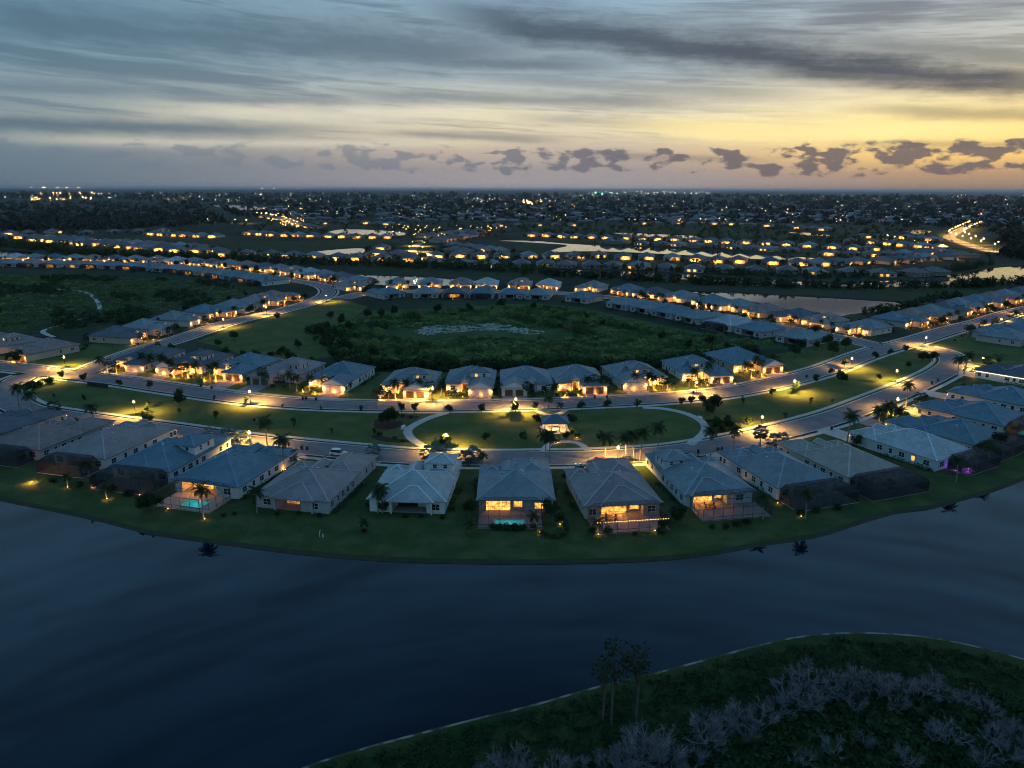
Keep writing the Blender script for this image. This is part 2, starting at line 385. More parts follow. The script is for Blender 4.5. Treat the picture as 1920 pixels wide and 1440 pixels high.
def place(proto, loc, rz=0.0, s=1.0, label=None, group=None):
    c = copy_tree(proto); c.location = loc; c.rotation_euler = (0,0,rz); c.scale = (s,s,s) if not isinstance(s, tuple) else s
    if label: c['label'] = label
    if group: c['group'] = group
    return c
LD = {}
def plight(name, parent, loc, energy, color=(1,0.6,0.22), r=0.15):
    k = (round(energy, 1), color, r)
    if k not in LD:
        l = bpy.data.lights.new('warm_glow', 'POINT'); l.energy = energy; l.color = color; l.shadow_soft_size = r; LD[k] = l
    o = bpy.data.objects.new(name, LD[k]); COL.objects.link(o); o.location = loc
    if parent: o.parent = parent
    return o
WARM = (1.0, 0.38, 0.06); AMBER = (1.0, 0.53, 0.10); SOFT = (1.0, 0.62, 0.28)
def smooth_line(pts, step=3.0, closed=False):
    """Catmull-Rom through world points"""
    P = [Vector((p[0], p[1], 0)) for p in pts]; n = len(P); out = []
    rng = range(n if closed else n-1)
    for i in rng:
        g = lambda j: P[j % n] if closed else P[max(0, min(n-1, j))]
        p0, p1, p2, p3 = g(i-1), g(i), g(i+1), g(i+2)
        k = max(2, int((p2-p1).length/step))
        for j in range(k):
            t = j/k; t2, t3 = t*t, t*t*t
            out.append(0.5*((2*p1)+(-p0+p2)*t+(2*p0-5*p1+4*p2-p3)*t2+(-p0+3*p1-3*p2+p3)*t3))
    if not closed: out.append(P[-1])
    return out
def normals2(line, closed=False):
    n = len(line); N = []
    for i in range(n):
        a = line[(i-1) % n] if closed else line[max(0, i-1)]; b = line[(i+1) % n] if closed else line[min(n-1, i+1)]
        d = (b-a).normalized(); N.append(Vector((-d.y, d.x, 0)))
    return N
# ------------------------------------------------------------------ land, lakes
def PX(*pts, z=0): return [G(x, y, z) for x, y in pts]
LAKE_FAR = [(-420, 812), (-260, 862), (-120, 900), (0, 931), (100, 951), (200, 973), (290, 995), (400, 1010), (520, 1026), (640, 1038), (760, 1045), (880, 1048), (1000, 1049), (1120, 1047), (1240, 1042), (1340, 1031), (1440, 1013), (1530, 1000), (1600, 978), (1680, 955), (1740, 948), (1800, 932), (1860, 915), (1920, 893), (2050, 850), (2250, 790)]
LAKE_NEAR = [(2300, 1330), (2100, 1290), (1920, 1236), (1820, 1210), (1740, 1195), (1660, 1188), (1580, 1187), (1500, 1194), (1420, 1211), (1330, 1235), (1230, 1262), (1150, 1280), (1060, 1305), (990, 1325), (900, 1346), (800, 1372), (720, 1393), (640, 1416), (570, 1440), (430, 1500), (250, 1600)]
far_w = PX(*LAKE_FAR); near_w = PX(*LAKE_NEAR)
lake = smooth_line(far_w, 4.0) + [Vector((260, 190, 0)), Vector((260, 60, 0))] + smooth_line(near_w, 4.0) + [Vector((-60, 30, 0)), Vector((-90, -60, 0)), Vector((-330, -60, 0)), Vector((-420, 150, 0))]
PONDS = [
 ('pond', [(-60, 466), (30, 468), (62, 471), (96, 482), (60, 486), (-60, 486)], 'calm blue pond beyond the left hand houses'),
 ('pond', [(640, 512), (700, 514), (780, 517), (880, 523), (930, 529), (900, 535), (800, 536), (700, 534), (650, 528)], 'pond with a fountain behind the hipped houses'),
 ('canal', [(1268, 544), (1330, 545), (1400, 548), (1540, 555), (1640, 561), (1702, 566), (1690, 578), (1640, 584), (1590, 590), (1560, 596), (1520, 590), (1470, 578), (1400, 566), (1320, 553)], 'bright canal'),
 ('canal', [(1040, 503), (1180, 507), (1300, 513), (1450, 523), (1560, 527), (1640, 525), (1720, 520), (1790, 512), (1850, 502), (1920, 496), (2060, 488), (2060, 520), (1920, 528), (1800, 533), (1700, 537), (1600, 537), (1500, 534), (1360, 528), (1200, 519), (1060, 512)], 'long canal'),
 ('pond', [(925, 450), (1000, 450), (1060, 455), (1130, 459), (1240, 464), (1380, 473), (1500, 480), (1545, 484), (1480, 487), (1380, 484), (1280, 478), (1180, 473), (1100, 471), (1026, 473), (1045, 464), (1060, 459), (1000, 455)], 'long pond'),
 ('pond', [(1142, 435), (1230, 437), (1300, 440), (1312, 446), (1260, 446), (1180, 441)], 'pond'),
 ('pond', [(1475, 434), (1530, 436), (1572, 442), (1520, 442)], 'pond'),
 ('pond', [(1688, 430), (1745, 432), (1732, 439), (1712, 438)], 'pond'),
 ('pond', [(614, 436), (640, 429), (700, 430), (752, 434), (760, 439), (738, 442), (660, 440)], 'pond'),
 ('pond', [(588, 471), (630, 466), (680, 464), (680, 474), (640, 478), (598, 477)], 'pond'),
 ('pond', [(150, 446), (230, 448), (312, 452), (290, 457), (240, 456), (190, 451)], 'pond'),
 ('pond', [(398, 384), (450, 385), (550, 391), (480, 394), (430, 392)], 'pond'),
 ('pond', [(572, 406.5), (600, 406), (624, 408), (600, 409)], 'pond'),
 ('marsh_pond', [(778, 622), (800, 612), (850, 611), (900, 608), (945, 607), (965, 613), (1000, 618), (1022, 624), (990, 628), (950, 622), (900, 620), (850, 624), (800, 629)], 'marsh'),
]
polys = [('lake', lake)]
for n, pp, lb in PONDS: polys.append((n, smooth_line(PX(*pp), 8.0, closed=True)))
B = 120000.0
cv, ce = [], []
def addloop(pts):
    o = len(cv)
    for p in pts: cv.append(Vector((p[0], p[1])))
    n = len(pts)
    for i in range(n): ce.append((o+i, o+(i+1) % n))
addloop([(-B, -B), (B, -B), (B, B), (-B, B)])
for s in (600.0, 3000.0, 14000.0):                    # a few rings keep the sheet's triangles well shaped
    addloop([(s*1.6*math.cos(a*math.pi/12), 300+s*1.6*math.sin(a*math.pi/12)) for a in range(24)])
for n, p in polys: addloop([(q.x, q.y) for q in p])
ov, oe, of, _, _, _ = geometry.delaunay_2d_cdt(cv, ce, [], 0, 1e-4)
def inside(x, y, poly):
    c = False; j = len(poly)-1
    for i in range(len(poly)):
        a, b = poly[i], poly[j]
        if (a.y > y) != (b.y > y) and x < (b.x-a.x)*(y-a.y)/(b.y-a.y)+a.x: c = not c
        j = i
    return c
BB = [(min(q.x for q in p), max(q.x for q in p), min(q.y for q in p), max(q.y for q in p)) for _, p in polys]
def in_water(x, y, skip=()):
    for k, (n, p) in enumerate(polys):
        if n in skip: continue
        a, b, c, d = BB[k]
        if a <= x <= b and c <= y <= d and inside(x, y, p): return True
    return False
faces = []
for f in of:
    cx = sum(ov[i].x for i in f)/len(f); cyy = sum(ov[i].y for i in f)/len(f)
    if not in_water(cx, cyy): faces.append(f)
me = bpy.data.meshes.new('ground'); me.from_pydata([(v.x, v.y, 0) for v in ov], [], faces); me.materials.append(MATS['far_ground']); me.update()
if me.polygons[0].normal.z < 0: me.flip_normals()
ground = tag(mobj('ground', me), kind='structure')
WZ = -0.6
for n, p in polys:
    lakeb = n == 'lake'
    wz = -0.12 if n == 'marsh_pond' else WZ
    wp = MB().add([(q.x, q.y, wz) for q in p], [tuple(range(len(p)))])
    area = sum(p[i-1].x*p[i].y - p[i].x*p[i-1].y for i in range(len(p)))
    sgn = 1 if area > 0 else -1
    w = wp.obj({'lake': 'lake_water', 'pond': 'pond_water', 'canal': 'canal_water', 'marsh_pond': 'marsh_water'}[n], 'lake_water' if lakeb else 'pond_water')
    if w.data.polygons[0].normal.z < 0: w.data.flip_normals()
    tag(w, kind='structure')
    N = normals2(p, True); L = len(p); inset = 1.6
    vs = [(q.x, q.y, 0) for q in p] + [(q.x+N[i].x*sgn*inset, q.y+N[i].y*sgn*inset, -1.1) for i, q in enumerate(p)]
    bk = MB().add(vs, [(i, (i+1) % L, L+(i+1) % L, L+i) for i in range(L)]).obj('lake_bank' if lakeb else 'pond_bank', 'bank')
    tag(bk, kind='structure')

def sheet(name, line, mat, z, kind='structure'):
    vs = [Vector((p[0], p[1])) for p in line]; n = len(vs)
    r = geometry.delaunay_2d_cdt(vs, [(i, (i+1) % n) for i in range(n)], [], 1, 1e-4)
    me = bpy.data.meshes.new(name); me.from_pydata([(v.x, v.y, z) for v in r[0]], [], r[2]); me.materials.append(MATS[mat]); me.update()
    if len(me.polygons) and me.polygons[0].normal.z < 0: me.flip_normals()
    return tag(mobj(name, me), kind=kind)
def ribbon(name, line, a, b, z, mat, h=0.0, skip=None, parent=None):
    """strip between offsets a and b (left positive) of a line; h > 0 gives it sides"""
    N = normals2(line); mb = MB(); run = []
    def flush():
        if len(run) < 2: return
        o = len(mb.v)
        for p, q in run:
            mb.v += [(p.x, p.y, z), (q.x, q.y, z)]
            if h: mb.v += [(p.x, p.y, z-h), (q.x, q.y, z-h)]
        k = 4 if h else 2
        for i in range(len(run)-1):
            i0, i1 = o+i*k, o+(i+1)*k
            mb.f.append((i0, i0+1, i1+1, i1))
            if h: mb.f += [(i0+2, i0, i1, i1+2), (i0+1, i0+3, i1+3, i1+1)]
        if h:
            mb.f.append((o, o+2, o+3, o+1)); e = o+(len(run)-1)*k; mb.f.append((e, e+1, e+3, e+2))
    for p, n in zip(line, N):
        pa, pb = p+n*b, p+n*a
        if skip and skip((pa+pb)/2): flush(); run.clear()
        else: run.append((pa, pb))
    flush()
    if not mb.f: return None
    return tag(mb.obj(name, mat, parent), kind='structure')
def dist_line(p, line):
    best = 1e9
    for i in range(len(line)-1):
        a, b = line[i], line[i+1]; d = b-a; L = d.length_squared
        t = 0 if L == 0 else max(0, min(1, (p-a).dot(d)/L)); best = min(best, (a+d*t-p).length)
    return best

# lawns and rough ground round the near neighbourhood
lake_lawn_line = smooth_line(far_w, 4.0)
sheet('lake_lawn', lake_lawn_line + PX((2250, 700), (1900, 690), (1700, 742), (1600, 790), (1500, 822), (1400, 840), (1280, 862), (1100, 872), (900, 874), (760, 872), (640, 862), (500, 845), (350, 825), (200, 808), (60, 786), (-100, 765), (-420, 730)), 'lake_lawn', 0.005)
sheet('near_bank', near_w + [Vector((-50, 20, 0)), Vector((300, 20, 0))], 'rough_grass', 0.005)
sheet('median_lawn', PX((24, 742), (40, 722), (90, 712), (230, 727), (330, 742), (467, 760), (600, 769), (773, 774), (1007, 769), (1127, 764), (1260, 756), (1360, 747), (1460, 728), (1547, 705), (1613, 680), (1663, 664), (1700, 657), (1745, 662), (1765, 677), (1740, 702), (1700, 722), (1640, 744), (1570, 768), (1500, 790), (1420, 808), (1350, 824), (1260, 838), (1127, 846), (1007, 848), (907, 849), (773, 846), (673, 837), (540, 820), (433, 808), (300, 789), (200, 776), (67, 756)), 'lawn', 0.005)
sheet('verge_lawn', PX((0, 700), (130, 698), (233, 707), (333, 722), (467, 740), (600, 750), (773, 754), (1007, 749), (1127, 745), (1260, 738), (1360, 729), (1460, 709), (1547, 687), (1640, 655), (1600, 640), (1480, 660), (1400, 672), (1250, 690), (1050, 696), (850, 698), (650, 698), (480, 680), (330, 660), (230, 655), (100, 660), (0, 672)), 'lawn', 0.006)
sheet('meadow', PX((420, 620), (520, 592), (600, 572), (640, 562), (690, 575), (660, 600), (610, 615), (600, 640), (640, 668), (560, 675), (470, 672), (430, 655), (370, 640)), 'lawn', 0.005)
sheet('wetland', PX((600, 612), (660, 598), (690, 582), (760, 580), (900, 573), (1000, 568), (1080, 575), (1200, 600), (1320, 625), (1440, 640), (1500, 655), (1400, 655), (1250, 685), (1000, 690), (760, 690), (640, 690), (620, 660)), 'wet_grass', 0.006)
sheet('left_meadow', PX((-200, 520), (0, 515), (200, 518), (380, 525), (480, 540), (440, 560), (330, 590), (240, 612), (120, 622), (0, 628), (-200, 630)), 'rough_grass', 0.005)
sheet('corner_lawn', PX((90, 690), (190, 672), (250, 655), (330, 640), (200, 640), (100, 660), (0, 668), (0, 690)), 'lawn', 0.007)
sheet('hedge_lawn', PX((1500, 690), (1570, 670), (1640, 650), (1600, 636), (1500, 640), (1480, 660)), 'lawn', 0.008)
sheet('right_lawn', PX((1740, 652), (1800, 625), (1860, 606), (1990, 580), (2150, 600), (2250, 700), (1900, 690), (1810, 680), (1775, 660)), 'lawn', 0.007)
sheet('far_field', PX((430, 456), (520, 452), (700, 450), (690, 462), (600, 466), (480, 467), (420, 463)), 'rough_grass', 0.03)
sheet('far_field', PX((860, 458), (960, 456), (1050, 462), (1020, 470), (930, 470), (860, 466)), 'rough_grass', 0.03)
sheet('far_field', PX((1000, 424), (1200, 426), (1420, 434), (1480, 442), (1330, 442), (1150, 434), (1000, 430)), 'rough_grass', 0.03)
sheet('canal_berm', PX((640, 505), (800, 512), (1000, 519), (1200, 527), (1400, 538), (1550, 546), (1700, 556), (1900, 556), (1920, 540), (1700, 541), (1540, 540), (1360, 532), (1200, 523), (1060, 516), (900, 510), (760, 503)), 'rough_grass', 0.02)

# ------------------------------------------------------------------ roads
RD = {}
def road(name, pts, half, world=False): RD[name] = (smooth_line(pts if world else PX(*pts), 3.0), half)
road('upper_street', [(-120, 672), (-40, 682), (60, 693), (133, 703), (233, 715), (333, 730), (467, 748), (600, 758), (773, 762), (873, 761), (1007, 758), (1127, 753.5), (1260, 746), (1360, 736), (1460, 717), (1547, 694), (1613, 669), (1663, 653), (1713, 640), (1780, 620), (1847, 603), (1911, 584), (2040, 556)], 4.6)
road('lower_street', [(92, 698), (48, 706), (18, 724), (12, 744), (40, 764), (83, 775), (200, 792), (300, 805), (433, 824), (540, 836), (673, 849), (773, 857), (907, 860), (1007, 859.5), (1127, 857), (1260, 848), (1360, 832), (1427, 818), (1513, 797), (1580, 777), (1647, 751), (1713, 724), (1768, 697), (1786, 678), (1770, 661), (1735, 652), (1700, 646)], 4.6)
road('west_street', [(150, 702), (200, 680), (262, 657), (333, 636), (433, 604), (517, 585), (583, 567), (614, 552), (612, 540), (590, 532), (540, 524), (480, 515), (400, 506), (250, 497), (0, 492), (-200, 488)], 4.4)
road('west_lane', [(-200, 715), (-60, 722), (15, 726)], 4.0)
road('north_street', [(640, 560), (690, 549), (780, 546), (860, 546), (960, 547), (1060, 550), (1140, 557), (1210, 567), (1290, 580), (1400, 601), (1500, 620), (1580, 634), (1655, 651)], 4.4)
road('side_lane', [(1786, 678), (1840, 690), (1900, 700), (2000, 715)], 3.4)
road('far_street', [(800, 494), (790, 487), (778, 478), (774, 468), (784, 458), (806, 450), (840, 444)], 5.0)
road('boulevard', [(1870, 474), (1830, 464), (1795, 452), (1780, 444), (1795, 434), (1815, 424), (1822, 419)], 9.0)
ZR = {}
for i, (n, (line, half)) in enumerate(RD.items()):
    z = 0.02 + 0.004*i; ZR[n] = z
    ribbon(n, line, -half, half, z, 'asphalt')
def clear_of(me, extra=0.2):
    others = [(l, h) for n, (l, h) in RD.items() if n != me]
    def f(p):
        return any(dist_line(p, l) < h+extra for l, h in others)
    return f
for n in ('upper_street', 'lower_street', 'west_street', 'north_street'):
    line, half = RD[n]; sk = clear_of(n); sk2 = clear_of(n, 1.0)
    for s in (1, -1):
        a, b = (half, half+0.32) if s > 0 else (-half-0.32, -half)
        ribbon('kerb', line, a, b, 0.13, 'kerb', 0.12, sk)
        a, b = (half+1.5, half+3.0) if s > 0 else (-half-3.0, -half-1.5)
        ribbon('pavement', line, a, b, 0.045, 'concrete', 0.04, sk2)
# park paths
for pts, wd_ in (([(838, 774), (815, 780), (788, 791), (768, 803), (765, 813), (775, 825), (795, 837), (806, 846)], 1.3),
                 ([(1205, 764), (1240, 766), (1278, 773), (1308, 785), (1322, 798), (1320, 811), (1306, 824), (1292, 834)], 1.3),
                 ([(1018, 846), (1026, 836), (1043, 829), (1075, 829), (1092, 835), (1102, 844)], 1.0),
                 ([(1002, 768), (1020, 776), (1038, 778), (1052, 774), (1062, 768)], 1.0)):
    ribbon('park_path', smooth_line(PX(*pts), 1.5), -wd_, wd_, 0.05, 'concrete', 0.045)
ribbon('meadow_path', smooth_line(PX((0, 540), (80, 541), (150, 546), (175, 557), (187, 578), (170, 592), (130, 605), (95, 615), (80, 622), (100, 632)), 3.0), -1.2, 1.2, 0.05, 'concrete', 0.045)
sheet('planting_bed', smooth_line(PX((705, 786), (730, 790), (755, 790), (745, 802), (720, 806), (702, 800)), 1.0, True), 'mulch', 0.012)
sheet('planting_bed', smooth_line(PX((700, 815), (740, 822), (770, 826), (760, 830), (720, 828), (698, 821)), 1.0, True), 'mulch', 0.012)
sheet('planting_bed', smooth_line(PX((745, 778), (785, 780), (780, 785), (750, 784)), 1.0, True), 'mulch', 0.012)
sheet('planting_bed', smooth_line(PX((1320, 792), (1380, 790), (1385, 805), (1330, 812)), 1.0, True), 'mulch', 0.012)
# pale worn edge of the near bank
ln = [p for p in smooth_line(near_w, 2.0)]
ribbon('bank_edge', ln, -0.15, 0.25, 0.03, 'sand_edge')
# ------------------------------------------------------------------ houses
# local frame: x 0..w along the garden side, y 0 (garden side) .. d (street side), z up
OV, PIT = 0.55, 0.44
def hip(mb, cap, x0, x1, y0, y1, z, ov=OV, pit=PIT, gable=None):
    X0, X1, Y0, Y1 = x0-ov, x1+ov, y0-ov, y1+ov; zt = z+0.2
    W, D = X1-X0, Y1-Y0; h = pit*min(W, D)/2
    if W >= D: r0, r1 = (X0+D/2, (Y0+Y1)/2, zt+h), (X1-D/2, (Y0+Y1)/2, zt+h)
    else: r0, r1 = ((X0+X1)/2, Y0+W/2, zt+h), ((X0+X1)/2, Y1-W/2, zt+h)
    if gable == '+y': r1 = (r1[0], Y1-0.05, r1[2])
    if gable == '-y': r0 = (r0[0], Y0+0.05, r0[2])
    v = [(X0,Y0,z),(X1,Y0,z),(X1,Y1,z),(X0,Y1,z),(X0,Y0,zt),(X1,Y0,zt),(X1,Y1,zt),(X0,Y1,zt), r0, r1]
    f = [(3,2,1,0),(0,1,5,4),(1,2,6,5),(2,3,7,6),(3,0,4,7)]
    if W >= D: f += [(4,5,9,8),(6,7,8,9),(7,4,8),(5,6,9)]; hips = [(4,8),(7,8),(5,9),(6,9)]
    else: f += [(4,5,8),(6,7,9),(5,6,9,8),(7,4,8,9)]; hips = [(4,8),(5,8),(6,9),(7,9)]
    mb.add(v, f)
    for a, b in hips + [(8, 9)]:
        if (Vector(v[a])-Vector(v[b])).length > 0.4:
            cap.bar(Vector(v[a])+Vector((0,0,0.02)), Vector(v[b])+Vector((0,0,0.02)), 0.40, 0.14)
    return zt+h
WINMESH = {}
def win_mesh(w, h):
    k = (round(w, 1), round(h, 1))
    if k not in WINMESH:
        t = 0.09; mb = MB()          # frame in the local xz plane, facing -y
        mb.box(-w/2-t, w/2+t, -0.06, 0.04, -t, 0).box(-w/2-t, w/2+t, -0.06, 0.04, h, h+t)
        mb.box(-w/2-t, -w/2, -0.06, 0.04, 0, h).box(w/2, w/2+t, -0.06, 0.04, 0, h)
        n = max(1, int(round(w/0.9)))
        for i in range(1, n): mb.box(-w/2+w*i/n-0.03, -w/2+w*i/n+0.03, -0.05, 0.03, 0, h)
        mb.box(-w/2, w/2, -0.048, 0.028, h*0.5-0.025, h*0.5+0.025)
        pane = MB().add([(-w/2,-0.02,0),(w/2,-0.02,0),(w/2,-0.02,h),(-w/2,-0.02,h)], [(0,1,2,3)])
        WINMESH[k] = (mb.mesh('window', 'white_trim'), mb.mesh('sliding_door', 'bronze'), {m: pane.mesh('pane', m) for m in ('glass_dark', 'lit_room', 'lit_warm', 'lit_dim')})
    return WINMESH[k]
def window(parent, x, y, z, rz, w, h, lit=None, name='window'):
    fm, dm_, pm = win_mesh(w, h)
    o = mobj(name, dm_ if name == 'sliding_door' else fm, parent); o.location = (x, y, z); o.rotation_euler = (0, 0, rz)
    mobj('pane', pm[lit or 'glass_dark'], o)
    return o
GD = {}
def garage_door(parent, x, y, rz, w, mat):
    k = (round(w, 1), mat)
    if k not in GD:
        mb = MB().box(-w/2, w/2, -0.03, 0.05, 0.02, 2.3)
        for r in range(4):
            for c in range(int(w/0.75)):
                cw = w/int(w/0.75); mb.box(-w/2+cw*c+0.07, -w/2+cw*(c+1)-0.07, -0.06, 0.0, 0.1+r*0.56, 0.55+r*0.56)
        GD[k] = mb.mesh('garage_door', mat)
    o = mobj('garage_door', GD[k], parent); o.location = (x, y, 0); o.rotation_euler = (0, 0, rz); return o
def gable_end(R, x0, x1, y, z, ov=OV, pit=PIT):
    """white boarded gable triangle with its two bargeboards"""
    xa, xb, yy, zt = x0-ov, x1+ov, y+ov+0.01, z+0.2; xm, zm = (xa+xb)/2, zt+pit*(xb-xa)/2
    g = MB().add([(xa+0.5, yy, zt), (xb-0.5, yy, zt), (xm, yy, zm-0.25)], [(2, 1, 0)]).obj('gable', 'white_trim', R)
    MB().bar((xa, yy+0.03, zt), (xm, yy+0.03, zm), 0.1, 0.24).bar((xb, yy+0.03, zt), (xm, yy+0.03, zm), 0.1, 0.24).obj('bargeboard', 'white_trim', g)
LANT = None
def lantern(parent, x, y, z, e, color=WARM, glow=True):
    """wall lantern: a small lit box on a bracket, with its light just in front"""
    global LANT
    if LANT is None:
        a = MB().add([(-.1,-.1,.34),(.1,-.1,.34),(.1,.1,.34),(-.1,.1,.34),(-.14,-.14,.40),(.14,-.14,.40),(.14,.14,.40),(-.14,.14,.40),(0,0,.52)],[(3,2,1,0),(0,1,5,4),(1,2,6,5),(2,3,7,6),(3,0,4,7),(4,5,8),(5,6,8),(6,7,8),(7,4,8)]).mesh('wall_lantern', 'black_metal')
        b = MB().lathe([(0.09, 0.0), (0.12, 0.15), (0.10, 0.34)], 6).mesh('lantern_glass', 'bulb')
        LANT = (a, b)
    o = mobj('wall_lantern', LANT[0], parent); o.location = (x, y, z)
    mobj('lantern_glass', LANT[1], o)
    if glow: plight('lantern_light', o, (0, 0, -0.12), e, color, 0.12)
    return o
def house(name, w, d, wall='wall_white', roof='roof_slate', garage='R', lanai=(0.28, 0.72), lit=None, cage=None, nested=None, upper=None, front_lit=1.0, side_lit=(), bump=True, wins=True, garage_mat='door_brown', entry_h=3.7, pool=None, lanai_e=0, detail=2, hw=3.0, dmf=0.66, lights=True, wing_gable=None, rd=3.2, open_screen=False):
    R = empty(name)
    dm = d*dmf; rmb, cap = MB(), MB(); mirror = garage == 'L'
    mx = (lambda a, b: (w-b, w-a)) if mirror else (lambda a, b: (a, b))
    la, lb = lanai[0]*w, lanai[1]*w
    # garden-side block with the covered lanai cut into it
    fp = [(0,0),(la,0),(la,rd),(lb,rd),(lb,0),(w,0),(w,dm),(0,dm)]
    n = len(fp); wm = MB().add([(x,y,0) for x,y in fp]+[(x,y,hw+0.05) for x,y in fp], [(i,(i+1)%n,n+(i+1)%n,n+i) for i in range(n)])
    wm.box(la, lb, 0.02, 0.3, hw-0.32, hw+0.04)                       # beam over the opening
    wm.obj('wall', wall, R)
    hip(rmb, cap, 0, w, 0, dm, hw)
    # garage wing, entry and bay on the street side
    g0, g1 = mx(0.50*w, w-0.12); wing = MB().box(g0, g1, dm-3, d, 0, hw+0.03)
    hip(rmb, cap, g0, g1, dm-3, d, hw-0.03, gable=wing_gable)
    if wing_gable: gable_end(R, g0, g1, d, hw-0.03)
    b0, b1 = mx(0.12, 0.30*w); wing.box(b0, b1, dm-2, dm+3.2, 0, hw+0.02); hip(rmb, cap, b0, b1, dm-2, dm+3.2, hw-0.015, pit=0.5)
    wing.obj('wing_wall', wall, R)
    e0, e1 = mx(0.315*w, 0.485*w)
    en = MB().box(e0, e0+0.35, dm, dm+3.0, 0, entry_h).box(e1-0.35, e1, dm, dm+3.0, 0, entry_h).box(e0+0.35, e1-0.35, dm+2.6, dm+2.98, entry_h-0.7, entry_h)
    en.obj('entry_porch', 'white_trim', R); hip(rmb, cap, e0, e1, dm-3, dm+3.1, entry_h, 0.4, 0.5, gable='+y')
    gable_end(R, e0, e1, dm+3.1, entry_h, 0.4, 0.5)
    if nested:
        x0, x1, y0, y1 = nested; hip(rmb, cap, x0*w, x1*w, y0, y1, hw+0.03)
        cm = MB()
        for xx in (x0*w+0.2, x1*w-0.2): cm.box(xx-0.2, xx+0.2, y0+0.05, y0+0.45, 0, hw+0.02)
        if y0 < -0.3: cm.obj('corner_column', wall, R)
    if upper:
        x0, x1, y0, y1 = upper[:4]; x0 *= w; x1 *= w; uh = 5.9
        MB().box(x0, x1, y0, y1, hw+0.1, uh).obj('upper_wall', wall, R); hip(rmb, cap, x0, x1, y0, y1, uh-0.02, 0.5, 0.42)
        for t in (0.3, 0.7):
            window(R, x0-0.01, y0+(y1-y0)*t, 4.3, -math.pi/2, 0.9, 1.2); window(R, x1+0.01, y0+(y1-y0)*t, 4.3, math.pi/2, 0.9, 1.2)
            window(R, x0+(x1-x0)*t, y0-0.01, 4.7, 0, 0.9, 0.9)
            window(R, x0+(x1-x0)*t, y1+0.01, 4.3, math.pi, 0.9, 1.2, 'lit_warm' if front_lit > 0.8 and t > 0.5 else None)
    ro = rmb.obj('roof', roof, R); cap.obj('ridge_cap', roof+'_cap', ro)
    if detail >= 2:
        for k in range(4):                                          # plumbing vents and hoods on the slopes
            vx, vy = w*random.uniform(0.3, 0.7), dm*random.uniform(0.35, 0.65)
            e = min(vx+OV, w+OV-vx, vy+OV, dm+OV-vy); zz = hw+0.2+PIT*e
            v = MB().lathe([(0.13, -0.2), (0.13, 0.28), (0.2, 0.3), (0.2, 0.4)], 6) if k % 2 else MB().box(-0.35, 0.35, -0.16, 0.16, -0.2, 0.18)
            o = v.obj('roof_vent', 'white_trim' if k % 2 else roof+'_cap', ro); o.location = (vx, vy, zz)
    # lanai: floor, glazed doors
    MB().box(la+0.02, lb-0.02, -0.02, rd-0.02, 0.0, 0.12).obj('lanai_floor', 'paver', R)
    lw = lb-la
    if lw > 5.5:
        window(R, la+lw*0.37, rd-0.03, 0.14, 0, lw*0.58, 2.45, lit, 'sliding_door'); window(R, la+lw*0.84, rd-0.03, 0.9, 0, lw*0.2, 1.5, lit)
    else: window(R, la+lw*0.5, rd-0.03, 0.14, 0, lw*0.6, 2.4, lit, 'sliding_door')
    if lanai_e and lights:
        plight('lanai_light', R, ((la+lb)/2-1, 1.4, hw-0.45), lanai_e*6.0, WARM, 0.25)
        MB().lathe([(0.12, hw-0.22), (0.16, hw-0.12), (0.05, hw-0.01)], 8, ((la+lb)/2-1, 1.4, 0)).obj('ceiling_lamp', 'bulb', R)
    if wins:
        if la > 2.6: window(R, la*0.5, -0.01, 0.9, 0, min(1.8, la*0.45), 1.4, side_lit[0] if side_lit else None)
        if w-lb > 2.6: window(R, (w+lb)/2, -0.01, 0.9, 0, min(1.8, (w-lb)*0.45), 1.4, side_lit[1] if len(side_lit) > 1 else None)
        ts = (0.12, 0.3, 0.46, 0.62, 0.78) if detail >= 2 else (0.2, 0.55)
        for i, t in enumerate(ts):
            L = side_lit[i % len(side_lit)] if side_lit and i in (1, 2) else None
            window(R, w+0.01, dm*t, 1.0, math.pi/2, 0.9 if i % 2 else 1.5, 1.3, L); window(R, -0.01, dm*t, 1.0, -math.pi/2, 0.9 if i % 2 else 1.5, 1.3, L)
        if detail >= 2:
            gx = g1+0.01 if not mirror else g0-0.01
            for t in (0.45, 0.8): window(R, gx, dm+(d-dm)*t, 1.0, math.pi/2 if not mirror else -math.pi/2, 1.0, 1.2)
    # street front
    gw = g1-g0
    if gw > 6.2:
        garage_door(R, g0+gw*0.3, d+0.02, math.pi, 2.7, garage_mat); garage_door(R, g0+gw*0.72, d+0.02, math.pi, 2.7, garage_mat)
    else: garage_door(R, (g0+g1)/2, d+0.02, math.pi, 3.6, garage_mat)
    window(R, (b0+b1)/2, dm+3.22, 0.8, math.pi, 1.8, 1.6, 'lit_warm' if front_lit > 0.9 else None)
    dr = MB().box((e0+e1)/2-0.75, (e0+e1)/2+0.75, dm+0.01, dm+0.08, 0.05, 2.5).obj('front_door', 'door_brown', R)
    if front_lit > 0 and lights:
        plight('porch_light', R, ((e0+e1)/2, dm+1.6, 2.9), 330*front_lit, WARM, 0.15)
        MB().lathe([(0.1, 3.0), (0.14, 3.1), (0.05, 3.25)], 8, ((e0+e1)/2, dm+1.6, 0)).obj('porch_lamp', 'bulb', R)
        lantern(R, g0+0.35, d+0.3, 1.8, 230*front_lit); lantern(R, g1-0.35, d+0.3, 1.8, 230*front_lit)
        lantern(R, (b0+b1)/2+1.4, dm+3.5, 1.5, 260*front_lit)
    if cage: screen_cage(R, cage[0]*w, cage[1]*w, cage[2], 2.9, 'screen_lit_cage' if open_screen else 'screen_mesh', wall == 'wall_white')
    if pool:
        x0, x1, y0, y1 = pool
        swim(R, x0*w, x1*w, y0, y1)
    return R
